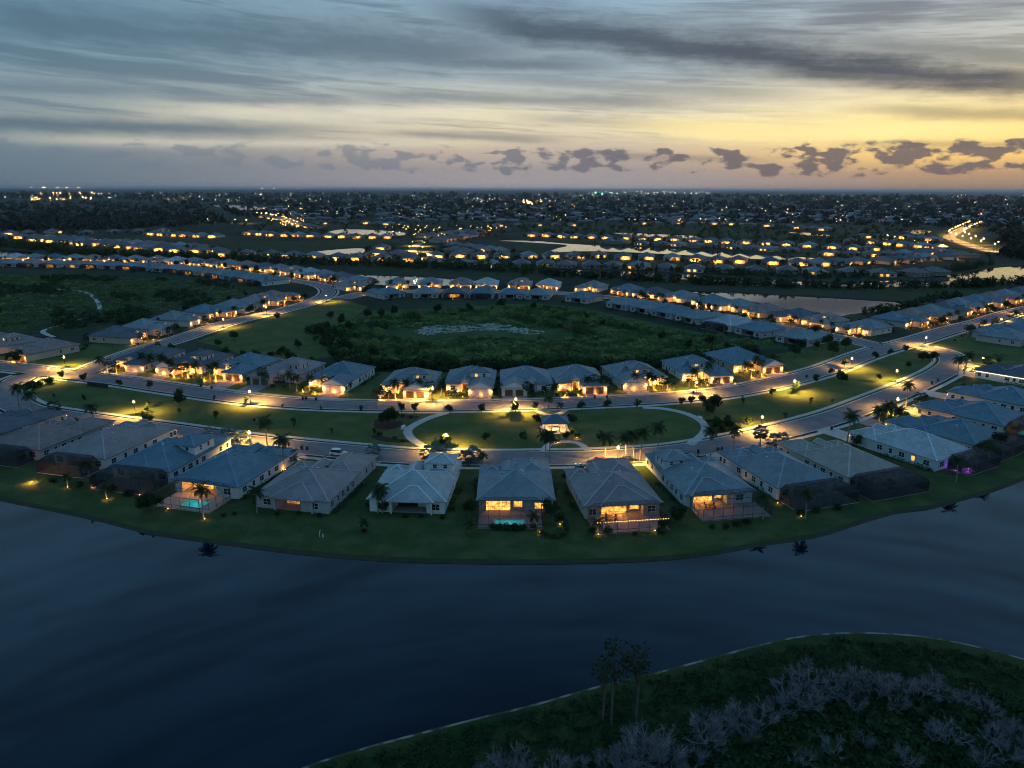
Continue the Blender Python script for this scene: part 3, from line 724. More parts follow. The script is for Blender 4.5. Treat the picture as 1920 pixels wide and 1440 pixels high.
def screen_cage(R, x0, x1, dep, h=2.9, mesh='screen_mesh', deck=False):
    """bronze pool cage with insect screen: uprights, rails, and a hipped top that rises to the middle"""
    y0 = -dep; y1 = -OV-0.05; ht = h+1.0; t = 0.07; fr = MB()
    fl = MB().box(x0-0.1, x1+0.1, y0-0.1, -0.03, 0.0, 0.10).obj('cage_deck', 'deck' if deck else 'paver', R)
    nx = max(3, int((x1-x0)/2.2)); ny = max(2, int((y1-y0)/2.2)); m = min(1.3, (x1-x0)/4, dep/3)
    xs = [x0+(x1-x0)*i/nx for i in range(nx+1)]; ys = [y0+(y1-y0)*i/ny for i in range(ny+1)]
    for x in xs: fr.box(x-t/2, x+t/2, y0-t/2, y0+t/2, 0.1, h); fr.bar((x, y0, h), (min(max(x, x0+m), x1-m), y0+m, ht), t*0.8); fr.bar((min(max(x, x0+m), x1-m), y0+m, ht), (min(max(x, x0+m), x1-m), y1, ht), t*0.8)
    for y in ys[1:]:
        for x in (x0, x1): fr.box(x-t/2, x+t/2, y-t/2, y+t/2, 0.1, h)
        yy = max(y, y0+m)
        fr.bar((x0, y, h), (x0+m, yy, ht), t*0.8); fr.bar((x1, y, h), (x1-m, yy, ht), t*0.8); fr.bar((x0+m, yy, ht), (x1-m, yy, ht), t*0.8)
    for z in (0.15, 0.9, h): fr.bar((x0, y0, z), (x1, y0, z), t); fr.bar((x0, y0, z), (x0, y1, z), t); fr.bar((x1, y0, z), (x1, y1, z), t)
    c = fr.obj('screen_cage', 'bronze', R)
    v = [(x0,y0,.1),(x1,y0,.1),(x1,y1,.1),(x0,y1,.1),(x0,y0,h),(x1,y0,h),(x1,y1,h),(x0,y1,h),(x0+m,y0+m,ht),(x1-m,y0+m,ht),(x1-m,y1,ht),(x0+m,y1,ht)]
    MB().add(v, [(0,1,5,4),(1,2,6,5),(3,0,4,7),(4,5,9,8),(5,6,10,9),(7,4,8,11),(8,9,10,11)]).obj('insect_screen', mesh, c)
    return c
def swim(R, x0, x1, y0, y1):
    p = MB().box(x0-0.4, x1+0.4, y0-0.4, y0, 0.0, 0.2).box(x0-0.4, x1+0.4, y1, y1+0.4, 0.0, 0.2).box(x0-0.4, x0, y0, y1, 0.0, 0.2).box(x1, x1+0.4, y0, y1, 0.0, 0.2)
    o = p.obj('pool_coping', 'deck', R)
    MB().add([(x0,y0,.14),(x1,y0,.14),(x1,y1,.14),(x0,y1,.14)], [(0,1,2,3)]).obj('pool_water', 'pool_water', o)
    plight('pool_light', R, ((x0+x1)/2, (y0+y1)/2, 0.5), 18, (0.15, 0.9, 0.95), 0.6)
def put_rear(o, corner_px, side, ang, w, z=3.0, ov=OV):
    """stand a house so that its garden-side eave corner is seen at a photo pixel"""
    a = rad(ang); ux, uy = Vector((math.cos(a), math.sin(a), 0)), Vector((-math.sin(a), math.cos(a), 0))
    P = G(*corner_px, z); P.z = 0
    o.location = P + uy*ov + (ux*ov if side == 'L' else -ux*(w+ov)); o.rotation_euler = (0, 0, a)
def put_front(o, left_xy, ang, w, d):
    """stand a house with its street side towards the viewer; left_xy is its street-side left corner"""
    a = rad(ang); ux, uy = Vector((math.cos(a), math.sin(a), 0)), Vector((-math.sin(a), math.cos(a), 0))
    o.location = Vector((left_xy[0], left_xy[1], 0)) + ux*w + uy*d; o.rotation_euler = (0, 0, a+math.pi)
def hpt(o, x, y, z=0.0):
    """point in a house's own frame -> world"""
    a = o.rotation_euler.z; return Vector((o.location.x + x*math.cos(a)-y*math.sin(a), o.location.y + x*math.sin(a)+y*math.cos(a), z))

LAKE_ROW = []
def lake_house(px, side, ang, w, d, label, **k):
    o = house('house', w, d, **k); put_rear(o, px, side, ang, w); tag(o, label, 'house', 'houses between the lower street and the lake'); LAKE_ROW.append((o, w, d, k.get('garage', 'R'))); return o
LH = lake_house
h0 = LH((-20, 822), 'R', -18, 16, 24, 'dark roofed house at the far west end of the lake row', roof='roof_dark', wall='wall_grey', front_lit=0.3)
h1 = LH((73, 846), 'R', -15, 17, 25, 'dark brown roofed house with an unlit screen cage, second from the west end', roof='roof_brown', wall='wall_grey', front_lit=0.4, cage=(0.1, 0.9, 5.5))
h3 = LH((197, 863), 'R', -15, 17, 26, 'house with grey tile roof and three tall windows on its pale side wall', roof='roof_grey', wall='wall_white', front_lit=0.5, cage=(0.08, 0.9, 6), dmf=0.85)
h4 = LH((319, 887), 'R', -13, 16.5, 25, 'house with a blue tile roof, upper storey and long dark screen cage', roof='roof_blue', wall='wall_white', front_lit=0.6, cage=(0.0, 0.98, 7.5), upper=(0.55, 0.99, 10, 18), nested=(0.1, 0.62, 0.25, 8))
h5 = LH((447, 916), 'R', -15, 17.5, 25, 'house with deep blue roof, glowing lanai and open turquoise pool', roof='roof_blue', wall='wall_white', lit='lit_room', lanai=(0.12, 0.66), lanai_e=110, front_lit=1.0, pool=(0.38, 0.70, -6.8, -3.2), cage=(0.05, 0.9, 8.3), dmf=0.8, open_screen=True)
h6 = LH((617, 943), 'R', -11.4, 17.5, 28, 'grey hip roofed house with a rust coloured lanai curtain and long pale side wall', roof='roof_grey', wall='wall_grey', lanai=(0.3, 0.62), lit='lit_dim', front_lit=0.0, nested=(0.26, 0.8, -0.7, 8), side_lit=(None, None), dmf=0.6)
h7 = LH((837, 943), 'R', -4.5, 17, 24, 'pale blue tiled house with an unlit dark lanai and upper storey beside the street', roof='roof_pale', wall='wall_white', lanai=(0.3, 0.76), front_lit=0.0, nested=(0.28, 0.84, -0.8, 7), upper=(0.6, 0.97, 15.3, 21))
h8 = LH((893, 939), 'L', 0.5, 16.6, 24, 'hip roofed house with wide glowing windows and a blue lit plunge pool', roof='roof_slate', wall='wall_grey', lanai=(0.05, 0.62), lit='lit_room', lanai_e=120, front_lit=0.2, side_lit=('lit_room', 'lit_room'), cage=(0.0, 0.84, 8.0), pool=(0.22, 0.6, -6.6, -4.4), rd=0.8, open_screen=True)
h9 = LH((1094, 952), 'L', 8, 17, 26, 'slate hip roofed house with orange lanai and a string of fairy bulbs', roof='roof_grey', wall='wall_tan', lanai=(0.2, 0.78), lit='lit_room', lanai_e=120, front_lit=0.3, cage=(0.03, 0.99, 7.5), nested=(0.22, 0.86, -0.3, 9), rd=1.8, open_screen=True)
h10 = LH((1283, 931), 'L', 10, 16.5, 26, 'blue grey house with long pale west wall and lit terracotta lanai', roof='roof_slate', wall='wall_aqua', garage='L', lanai=(0.12, 0.62), lit='lit_room', lanai_e=90, front_lit=0.3, rd=2.0, open_screen=True, cage=(0.06, 1.05, 7.5), nested=(0.08, 0.7, -0.7, 8), upper=(0.02, 0.4, 14, 20))
h11 = LH((1457, 917), 'L', 17.7, 16, 24, 'slate roofed house with two glowing windows at the end of its white wall', roof='roof_slate', wall='wall_white', garage='L', lanai=(0.3, 0.9), front_lit=0.2, cage=(0.02, 1.08, 7.0), dmf=0.8)
h12 = LH((1590, 897), 'L', 20, 16.5, 25, 'taupe roofed house with a dark screened pool cage and unlit walls', roof='roof_taupe', wall='wall_cream', garage='L', lanai=(0.2, 0.8), front_lit=0.1, cage=(0.02, 1.05, 8), dmf=0.7)
h13 = LH((1757, 866), 'L', 29, 15.5, 25, 'bright blue tiled house with two yellow side windows', roof='roof_pale', wall='wall_aqua', garage='L', lanai=(0.35, 0.9), front_lit=0.5, cage=(0.3, 1.2, 6), dmf=0.8, side_lit=(None, 'lit_room'))
h14 = LH((1832, 838), 'L', 33, 16.5, 25, 'dark slate house with lit garages behind date palms', roof='roof_blue', wall='wall_cream', garage='L', front_lit=1.5, cage=(0.1, 1.0, 6))
h15 = LH((1882, 800), 'L', 37, 17, 25, 'dark slate house with a warm lit white gabled porch', roof='roof_blue', wall='wall_cream', garage='L', front_lit=1.5, cage=(0.1, 1.0, 6), lanai_e=30, pool=(0.3, 0.7, -5, -2.5))
h16 = LH((1935, 765), 'L', 41, 17, 24, 'big blue roofed house at the east bend of the lower street', roof='roof_blue', wall='wall_white', garage='L', front_lit=0.6)
h17 = LH((1960, 716), 'L', 42, 18, 22, 'dark roofed house with white festoon bulbs along its eaves', roof='roof_dark', wall='wall_white', garage='L', front_lit=1.2)

STREET_ROW = []
def SH(xy, ang, w, d, label, **k):
    o = house('house', w, d, **k); put_front(o, xy, ang, w, d); tag(o, label, 'house', 'houses on the north side of the upper street'); STREET_ROW.append((o, w, d, k.get('garage', 'R'), k.get('front_lit', 1.0))); return o
def lft(rx, ry, ang, w): return (rx-w*math.cos(rad(ang)), ry-w*math.sin(rad(ang)))
s1 = SH(lft(-144.5, 270, -11, 17), -11, 17, 26, 'navy roofed house with two lit bays, nearest the western junction', roof='roof_dark', wall='wall_cream', garage='L', front_lit=1.0, garage_mat='door_white')
s2 = SH(lft(-122.5, 263.5, -15, 17), -15, 17, 25, 'house with amber lit arches and a white upper storey under a dark roof', roof='roof_dark', wall='wall_cream', garage='R', front_lit=1.9, upper=(0.12, 0.5, 9, 15), garage_mat='door_white', wing_gable='+y')
s3 = SH(lft(-101, 257, -16, 17), -16, 17, 25, 'blue grey gabled house with a tall glowing porch', roof='roof_blue', wall='wall_tan', garage='L', front_lit=1.9, garage_mat='door_brown', entry_h=4.4)
s4 = SH(lft(-80.5, 249.5, -14, 17), -14, 17, 25, 'unlit pale grey two storey house with grey driveway', roof='roof_grey', wall='wall_grey', garage='R', front_lit=0.0, upper=(0.1, 0.45, 8, 15))
s5 = SH(lft(-59.2, 241.5, -12, 17), -12, 17, 27, 'house with brilliantly lit garage wing and long white east wall', roof='roof_blue', wall='wall_white', garage='L', front_lit=1.8, garage_mat='door_white', wing_gable='+y')
s6 = SH((-46.5, 237.5), -5, 17.5, 24, 'slate house with golden lit entry and a small upper dormer storey', roof='roof_slate', wall='wall_cream', garage='L', front_lit=1.4, upper=(0.08, 0.42, 9.5, 14.5), wing_gable='+y')
s7 = SH((-23.8, 239.3), -1, 17, 24, 'slate house with white gables, three dormer windows and two parked cars', roof='roof_slate', wall='wall_white', garage='L', front_lit=0.9, upper=(0.08, 0.5, 9, 14), garage_mat='door_white', wing_gable='+y')
s8 = SH((-3.7, 239.2), 1, 18, 24, 'grey roofed house with paired dark garage doors and no lit lamps', roof='roof_slate', wall='wall_white', garage='R', front_lit=0.0, wing_gable='+y')
s9 = SH((16.5, 241.4), 5, 17.5, 24, 'low slate house with lit entry and uplit palm on its red drive', roof='roof_slate', wall='wall_cream', garage='L', front_lit=1.2, garage_mat='door_brown')
s10 = SH((40, 246.6), 11, 18.5, 24, 'two storey house glowing gold above a lit garage', roof='roof_slate', wall='wall_cream', garage='R', front_lit=1.7, upper=(0.3, 0.68, 10, 16.5), garage_mat='door_white', wing_gable='+y')
s11 = SH((65.5, 255.0), 10, 18, 26, 'blue roofed house with orange lit garage court and upper storey', roof='roof_blue', wall='wall_white', garage='L', front_lit=1.6, upper=(0.4, 0.7, 12, 17))
s12 = SH((90, 268.2), 19, 19, 27, 'wide gabled blue roofed house beside the hedge lawn at the east bend', roof='roof_blue', wall='wall_tan', garage='L', front_lit=1.9, wing_gable='+y')

NICK = [(h0, 'west end house'), (h1, 'brown roofed cage house'), (h3, 'grey tiled house'), (h4, 'long cage house'), (h5, 'turquoise pool house'), (h6, 'grey house with the rust curtain'), (h7, 'pale blue tiled house'), (h8, 'plunge pool house'), (h9, 'fairy bulb house'), (h10, 'terracotta lanai house'), (h11, 'two glowing windows house'), (h12, 'taupe roofed house'), (h13, 'bright blue tiled house'), (h14, 'date palm house'), (h15, 'white porch house'), (h16, 'east bend house'), (h17, 'festoon house'), (s1, 'navy corner house'), (s2, 'amber arch house'), (s3, 'tall porch house'), (s4, 'unlit grey two storey house'), (s5, 'brilliant garage house'), (s6, 'golden entry house'), (s7, 'three dormer house'), (s8, 'unlit twin garage house'), (s9, 'red drive house'), (s10, 'gold two storey house'), (s11, 'garage court house'), (s12, 'wide gabled house')] 
def near(q, row=None):
    """short name of the nearest of the labelled houses"""
    best = min(NICK, key=lambda t: (hpt(t[0], 8.5, 12)-Vector((q[0], q[1], 0))).length); return 'the ' + best[1]
def nick_of(o): return 'the ' + [n for h, n in NICK if h is o][0]
# ------------------------------------------------------------------ vegetation prototypes
PROTO = bpy.data.collections.new('unused')            # prototypes are never linked to the scene: each is replaced by its first copy
def leaf_quads(n, blobs, size, rng, flat=0.5, shell=0.55):
    """n leaf clumps spread through a set of (centre, radii) lobes"""
    w = np.array([b[1][0]*b[1][1]*b[1][2] for b in blobs])**0.67; w = w/w.sum()
    idx = rng.choice(len(blobs), n, p=w)
    C = np.array([b[0] for b in blobs])[idx]; Rr = np.array([b[1] for b in blobs])[idx]
    d = rng.normal(size=(n, 3)); d /= np.linalg.norm(d, axis=1)[:, None]
    r = shell + (1-shell)*rng.random(n)**0.6; r *= 1 + 0.12*rng.normal(size=n)
    P = C + d*Rr*r[:, None]
    nrm = d*0.6 + rng.normal(size=(n, 3))*0.6; nrm[:, 2] += flat; nrm /= np.linalg.norm(nrm, axis=1)[:, None]
    a = np.cross(nrm, rng.normal(size=(n, 3))); a /= np.linalg.norm(a, axis=1)[:, None]; b = np.cross(nrm, a)
    s = size*(0.6+0.8*rng.random(n))[:, None]
    k = (0.45+0.4*rng.random(n))[:, None]
    return np.stack([P-a*s, P-b*s*k, P+a*s, P+b*s*k*1.1], axis=1)
def tree_proto(name, seed, h, cr, ch, n, leaf, size, lobes=6, trunk_r=0.12, mat='trunk', cz=None, multi=1):
    """tapered trunk with limbs, crown of leaf clumps in uneven lobes"""
    rng = np.random.default_rng(seed); r = random.Random(seed)
    R = empty(name); tb = MB(); base = cz if cz else h-ch*0.55
    blobs = [((0, 0, base), (cr*0.6, cr*0.6, ch*0.4))]
    for i in range(lobes):
        a = 2*math.pi*i/lobes + r.uniform(-0.4, 0.4); q = cr*r.uniform(0.35, 0.62); zz = base + ch*r.uniform(-0.28, 0.36)
        s = r.uniform(0.34, 0.55)
        blobs.append(((q*math.cos(a), q*math.sin(a), zz), (cr*s, cr*s, ch*s*0.62)))
    for m in range(multi):
        bx, by = (r.uniform(-0.2, 0.2)*multi, r.uniform(-0.2, 0.2)*multi) if multi > 1 else (0, 0)
        tb.tube([(bx, by, -0.1), (bx*1.3+r.uniform(-.1, .1), by*1.3, base*0.5), (bx*1.6, by*1.6, base)], [trunk_r*1.3, trunk_r, trunk_r*0.6], 6)
    for c, rr in blobs[1:]:
        tb.tube([(0, 0, base*0.62), (c[0]*0.5, c[1]*0.5, (base*0.7+c[2])*0.5), c], [trunk_r*0.55, trunk_r*0.4, trunk_r*0.15], 4, False)
    tb.obj('trunk', mat, R)
    V = leaf_quads(n, blobs, size, rng)
    mobj('crown', quads('crown', V, leaf), R); return R
def bush_proto(name, seed, rx, rz, n, leaf, size, lobes=5):
    rng = np.random.default_rng(seed); r = random.Random(seed); R = empty(name)
    blobs = [((0, 0, rz*0.45), (rx*0.7, rx*0.7, rz*0.5))]
    for i in range(lobes):
        a = 2*math.pi*i/lobes+r.random(); q = rx*r.uniform(0.3, 0.6); s = r.uniform(0.35, 0.55)
        blobs.append(((q*math.cos(a), q*math.sin(a), rz*r.uniform(0.3, 0.75)), (rx*s, rx*s, rz*s*0.7)))
    tb = MB()
    for c, rr in blobs: tb.tube([(0, 0, -0.05), (c[0]*0.6, c[1]*0.6, c[2])], [0.05, 0.02], 4, False)
    tb.obj('stem', 'trunk', R); V = leaf_quads(n, blobs, size, rng); V[..., 2] = np.maximum(V[..., 2], 0.02)
    mobj('foliage', quads('foliage', V, leaf), R); return R
def palm_proto(name, seed, h, fl, nf, tr, droop=1.0, lean=0.3, leaf='frond', fan=False, lw=0.55):
    r = random.Random(seed); R = empty(name); lx = lean*r.uniform(-1, 1); ly = lean*r.uniform(-1, 1)
    MB().tube([(0, 0, -0.1), (lx*0.2, ly*0.2, h*0.35), (lx*0.6, ly*0.6, h*0.7), (lx, ly, h)], [tr*1.35, tr, tr*0.9, tr*0.8], 7).obj('trunk', 'palm_trunk', R)
    Q = []; top = Vector((lx, ly, h))
    for i in range(nf):
        a = 2*math.pi*i*0.381966*1.0 + r.uniform(-0.2, 0.2); up = 1.15 - 1.75*(i/nf)**0.9 + r.uniform(-0.1, 0.1)
        dirh = Vector((math.cos(a), math.sin(a), 0)); side = Vector((-math.sin(a), math.cos(a), 0))
        pts = []; p = top.copy(); ang = up; seg = 7; L = fl*r.uniform(0.85, 1.1)
        for s in range(seg+1):
            pts.append(p.copy()); p = p + (dirh*math.cos(ang)+Vector((0, 0, 1))*math.sin(ang))*(L/seg); ang -= droop*0.27*(0.6+s*0.16)
        if fan:                                       # stiff fan leaf: stalk, then a disc of pointed segments
            e = pts[4]; c = pts[3]; dd = (e-c).normalized(); nn = side.cross(dd)
            for k in range(9):
                t = -1.25+2.5*k/8; v = (dd*math.cos(t)+side*math.sin(t)); o = v.cross(nn).normalized()
                tip = e + v*L*0.42 - Vector((0, 0, 0.12*abs(t)))
                Q.append([e, e+v*L*0.26+o*L*0.06, tip, e+v*L*0.26-o*L*0.06])
            Q.append([pts[0]+side*0.04, pts[0]-side*0.04, e-side*0.03, e+side*0.03]); continue
        for s in range(1, seg+1):
            b0, b1 = pts[s-1], pts[s]; t = s/seg; wl = lw*fl*0.42*math.sin(math.pi*min(1, 0.18+t*0.82))**0.7+0.05
            for sg in (1, -1):
                for u in (0.0, 0.5):
                    c0 = b0.lerp(b1, u); c1 = b0.lerp(b1, u+0.34); d = (b1-b0).normalized()
                    tip = c0 + side*sg*wl*0.8 + d*wl*0.55 - Vector((0, 0, wl*0.35))
                    tip2 = c1 + side*sg*wl*0.8 + d*wl*0.55 - Vector((0, 0, wl*0.35))
                    Q.append([c0, c1, tip2, tip])
        for s in range(seg): Q.append([pts[s]-side*0.035, pts[s]+side*0.035, pts[s+1]+side*0.025, pts[s+1]-side*0.025])
    mobj('fronds', quads('fronds', np.array([[tuple(v) for v in q] for q in Q]), leaf), R); return R
def twig_proto(name, seed, h, spread, n0, mat):
    """leafless grey shrub: branches that fork into fine twigs"""
    r = random.Random(seed); R = empty(name); bm, tw = MB(), []
    def grow(p, d, L, rr, lv):
        q = p + d*L + Vector((r.uniform(-.1, .1), r.uniform(-.1, .1), 0))*L
        if lv < 2: bm.tube([p, q], [rr, rr*0.6], 4, False)
        else:
            s = d.cross(Vector((r.random(), r.random(), r.random()))).normalized()*rr*1.5; tw.append([p-s, p+s, q+s*0.3, q-s*0.3])
            s2 = d.cross(s).normalized()*rr*1.5; tw.append([p-s2, p+s2, q+s2*0.3, q-s2*0.3])
        if lv >= 4: return
        for k in range(4 if lv < 3 else 3):
            nd = (d + Vector((r.gauss(0, .5), r.gauss(0, .5), r.gauss(0.12, .35)))).normalized()
            grow(p.lerp(q, r.uniform(0.45, 1.0)), nd, L*r.uniform(0.5, 0.75), rr*0.55, lv+1)
    for k in range(n0):
        a = 2*math.pi*k/n0 + r.random(); d = Vector((math.cos(a)*spread, math.sin(a)*spread, 1)).normalized()
        grow(Vector((math.cos(a)*0.2, math.sin(a)*0.2, -0.1)), d, h*r.uniform(0.36, 0.5), 0.07, 0)
    bm.obj('branch', mat, R); mobj('twigs', quads('twigs', np.array([[tuple(v) for v in q] for q in tw]), mat), R); return R
PR = {}
def reg(k, o): PR[k] = o; remember(o); return o
for i in range(3): reg('tree%d' % i, tree_proto('street_tree', 11+i, 3.6, 1.35, 2.4, 420, 'leaf', 0.20, 6, 0.07))
for i in range(2): reg('sap%d' % i, tree_proto('young_tree', 21+i, 2.6, 0.75, 1.8, 170, 'leaf', 0.17, 4, 0.045))
for i in range(3): reg('oak%d' % i, tree_proto('oak_tree', 31+i, 7.0, 2.9, 4.8, 1100, 'leaf_dark', 0.32, 9, 0.17))
for i in range(3): reg('bush%d' % i, bush_proto('shrub', 41+i, 1.2, 1.5, 260, 'leaf_dark', 0.19))
for i in range(2): reg('lbush%d' % i, bush_proto('shrub', 46+i, 1.0, 1.3, 240, 'leaf_light', 0.17))
reg('redbush', bush_proto('shrub', 49, 1.3, 1.4, 260, 'leaf_red', 0.18))
for i in range(3): reg('queen%d' % i, palm_proto('queen_palm', 51+i, 6.2+0.7*i, 3.1, 20, 0.16, 1.0, 0.5))
for i in range(2): reg('royal%d' % i, palm_proto('royal_palm', 61+i, 8.0+i, 3.4, 18, 0.2, 0.85, 0.3))
for i in range(2): reg('cabbage%d' % i, palm_proto('cabbage_palm', 71+i, 4.2+0.6*i, 2.4, 26, 0.17, 0.7, 0.3, fan=True))
for i in range(2): reg('date%d' % i, palm_proto('date_palm', 76+i, 3.6+0.5*i, 3.2, 34, 0.3, 0.75, 0.1, lw=0.34))
for i in range(2): reg('small%d' % i, palm_proto('small_palm', 81+i, 2.3+0.4*i, 1.9, 14, 0.1, 1.0, 0.2))
for i in range(2): reg('silver%d' % i, palm_proto('silver_palm', 86+i, 1.5+0.4*i, 2.7, 26, 0.2, 0.4, 0.1, leaf='frond_silver', fan=True))
for i in range(4): reg('twig%d' % i, twig_proto('bare_shrub', 91+i, 4.6, 0.55, 5, 'twig_grey'))
for i in range(2): reg('pine%d' % i, tree_proto('slender_tree', 96+i, 12.5, 2.7, 5.0, 300, 'leaf_dark', 0.24, 9, 0.14, cz=9.8, multi=2))
def drop_protos():
    def kill(o):
        for c in KIDS.get(o.name, []): kill(c)
        bpy.data.objects.remove(o)
    for o in PR.values(): kill(o)
def plant(k, loc, s=1.0, label=None, cat=None, group=None, rz=None):
    o = place(PR[k], (loc[0], loc[1], 0), random.uniform(0, 6.28) if rz is None else rz, s)
    tag(o, label, cat, group); return o
def pick(k, n): return k + str(random.randrange(n))
# ground spotlights
SPOT = {}
def uplight(x, y, e=40, label='small ground spotlight shining up into planting', group='garden spotlights', color=WARM, z=0.3):
    if 'm' not in SPOT:
        SPOT['m'] = MB().lathe([(0.05, -0.02), (0.05, 0.1), (0.11, 0.12), (0.12, 0.24)], 8).mesh('garden_spotlight', 'black_metal')
        SPOT['l'] = MB().lathe([(0.10, 0.245), (0.13, 0.30), (0.06, 0.36)], 8).mesh('lens', 'bulb')
    o = mobj('garden_spotlight', SPOT['m']); o.location = (x, y, 0); mobj('lens', SPOT['l'], o)
    plight('spot_glow', o, (0, 0, z+0.25), e, color, 0.12)
    return tag(o, label, 'spotlight', group)
# ------------------------------------------------------------------ street lamps
def lamp_proto(e=18000):
    R = empty('street_lamp')
    MB().lathe([(0.16, -0.05), (0.16, 0.25), (0.08, 0.5), (0.055, 0.7), (0.045, 3.7), (0.10, 3.75), (0.12, 3.85)], 8).obj('post', 'black_metal', R)
    MB().lathe([(0.14, 3.86), (0.34, 4.02), (0.36, 4.3), (0.14, 4.5)], 10).obj('globe', 'lamp_globe', R)
    MB().lathe([(0.30, 4.5), (0.18, 4.62), (0.02, 4.78)], 10).obj('cap', 'black_metal', R)
    l = bpy.data.lights.new('hooded_glow', 'SPOT'); l.energy = e; l.color = AMBER; l.shadow_soft_size = 0.2   # the hood throws the light down
    l.spot_size = rad(158); l.spot_blend = 0.55
    s = bpy.data.objects.new('lamp_light', l); COL.objects.link(s); s.location = (0, 0, 5.0); s.parent = R
    return R
lampP = lamp_proto(); remember(lampP)
lampF = lamp_proto(45000); remember(lampF)
MED = 'lit street lamp on a black post standing in the median grass'; STR = 'lit street lamp on a black post at the kerb of the house fronts'
for x, y, lb in [(254, 777, MED), (470, 757, MED), (1427, 807, MED), (1488, 736, MED), (1595, 691, MED), (1679, 716, MED), (967, 772, MED), (837, 843, 'street lamp shining through the crown of a small round tree by the path'),
                 (811, 751, STR), (123, 689, STR), (94, 712, STR), (470, 838, STR), (1158, 867, STR), (1680, 772, STR), (1734, 650, STR), (1840, 690, STR), (612, 566, STR), (500, 590, STR), (420, 614, STR), (1920, 590, STR), (1305, 738, STR), (1875, 613, STR)]:
    p = G(x, y); place(lampP, p, 0, 1.0, lb if 'shining' in lb else {MED: 'lit street lamp in the median grass across from ', STR: 'lit street lamp at the house side kerb near '}[lb] + near(p), 'street lamps').__setitem__('category', 'street lamp')

# ------------------------------------------------------------------ pavilion in the park
def pavilion():
    c = G(1040, 806); R = empty('pavilion', c, rad(2)); w, d, h = 7.0, 5.2, 2.9
    MB().box(-w/2-0.7, w/2+0.7, -d/2-0.6, d/2+0.6, 0, 0.25).box(-1.4, 1.4, -d/2-1.3, -d/2-0.6, 0, 0.14).obj('plinth', 'deck', R)
    for x in (-w/2+0.2, -w/6, w/6, w/2-0.2):
        for y in (-d/2+0.2, d/2-0.2): MB().lathe([(0.24, 0.25), (0.24, 0.9), (0.15, 0.95), (0.14, h)], 8, (x, y, 0)).obj('column', 'white_trim', R)
    MB().box(-w/2, w/2, d/2-0.35, d/2-0.2, 0.25, h).obj('back_wall', 'wall_cream', R)
    MB().box(-w/2, w/2, -d/2+0.05, -d/2+0.32, h-0.3, h-0.01).box(-w/2, -w/2+0.3, -d/2+0.32, d/2, h-0.3, h-0.01).box(w/2-0.3, w/2, -d/2+0.32, d/2, h-0.3, h-0.01).obj('beam', 'white_trim', R)
    r, cp = MB(), MB(); hip(r, cp, -w/2, w/2, -d/2, d/2, h, 0.6, 0.55); ro = r.obj('roof', 'roof_blue', R); cp.obj('ridge_cap', 'roof_blue_cap', ro)
    MB().box(-1.4, 1.4, d/2-1.2, d/2-0.8, 0.7, 0.78).box(-1.3, -1.2, d/2-1.15, d/2-0.85, 0.25, 0.7).box(1.2, 1.3, d/2-1.15, d/2-0.85, 0.25, 0.7).obj('bench', 'door_brown', R)
    MB().lathe([(0.1, h-0.35), (0.2, h-0.25), (0.05, h-0.02)], 8).obj('ceiling_lamp', 'bulb', R)
    plight('pavilion_light', R, (0, -0.3, h-0.55), 700, SOFT, 0.25); plight('pavilion_light', R, (-2.3, -1.2, h-0.5), 300, WARM, 0.2); plight('pavilion_light', R, (2.3, -1.2, h-0.5), 300, WARM, 0.2)
    tag(R, 'small lit park pavilion with blue hipped roof and white columns', 'pavilion')
pavilion()

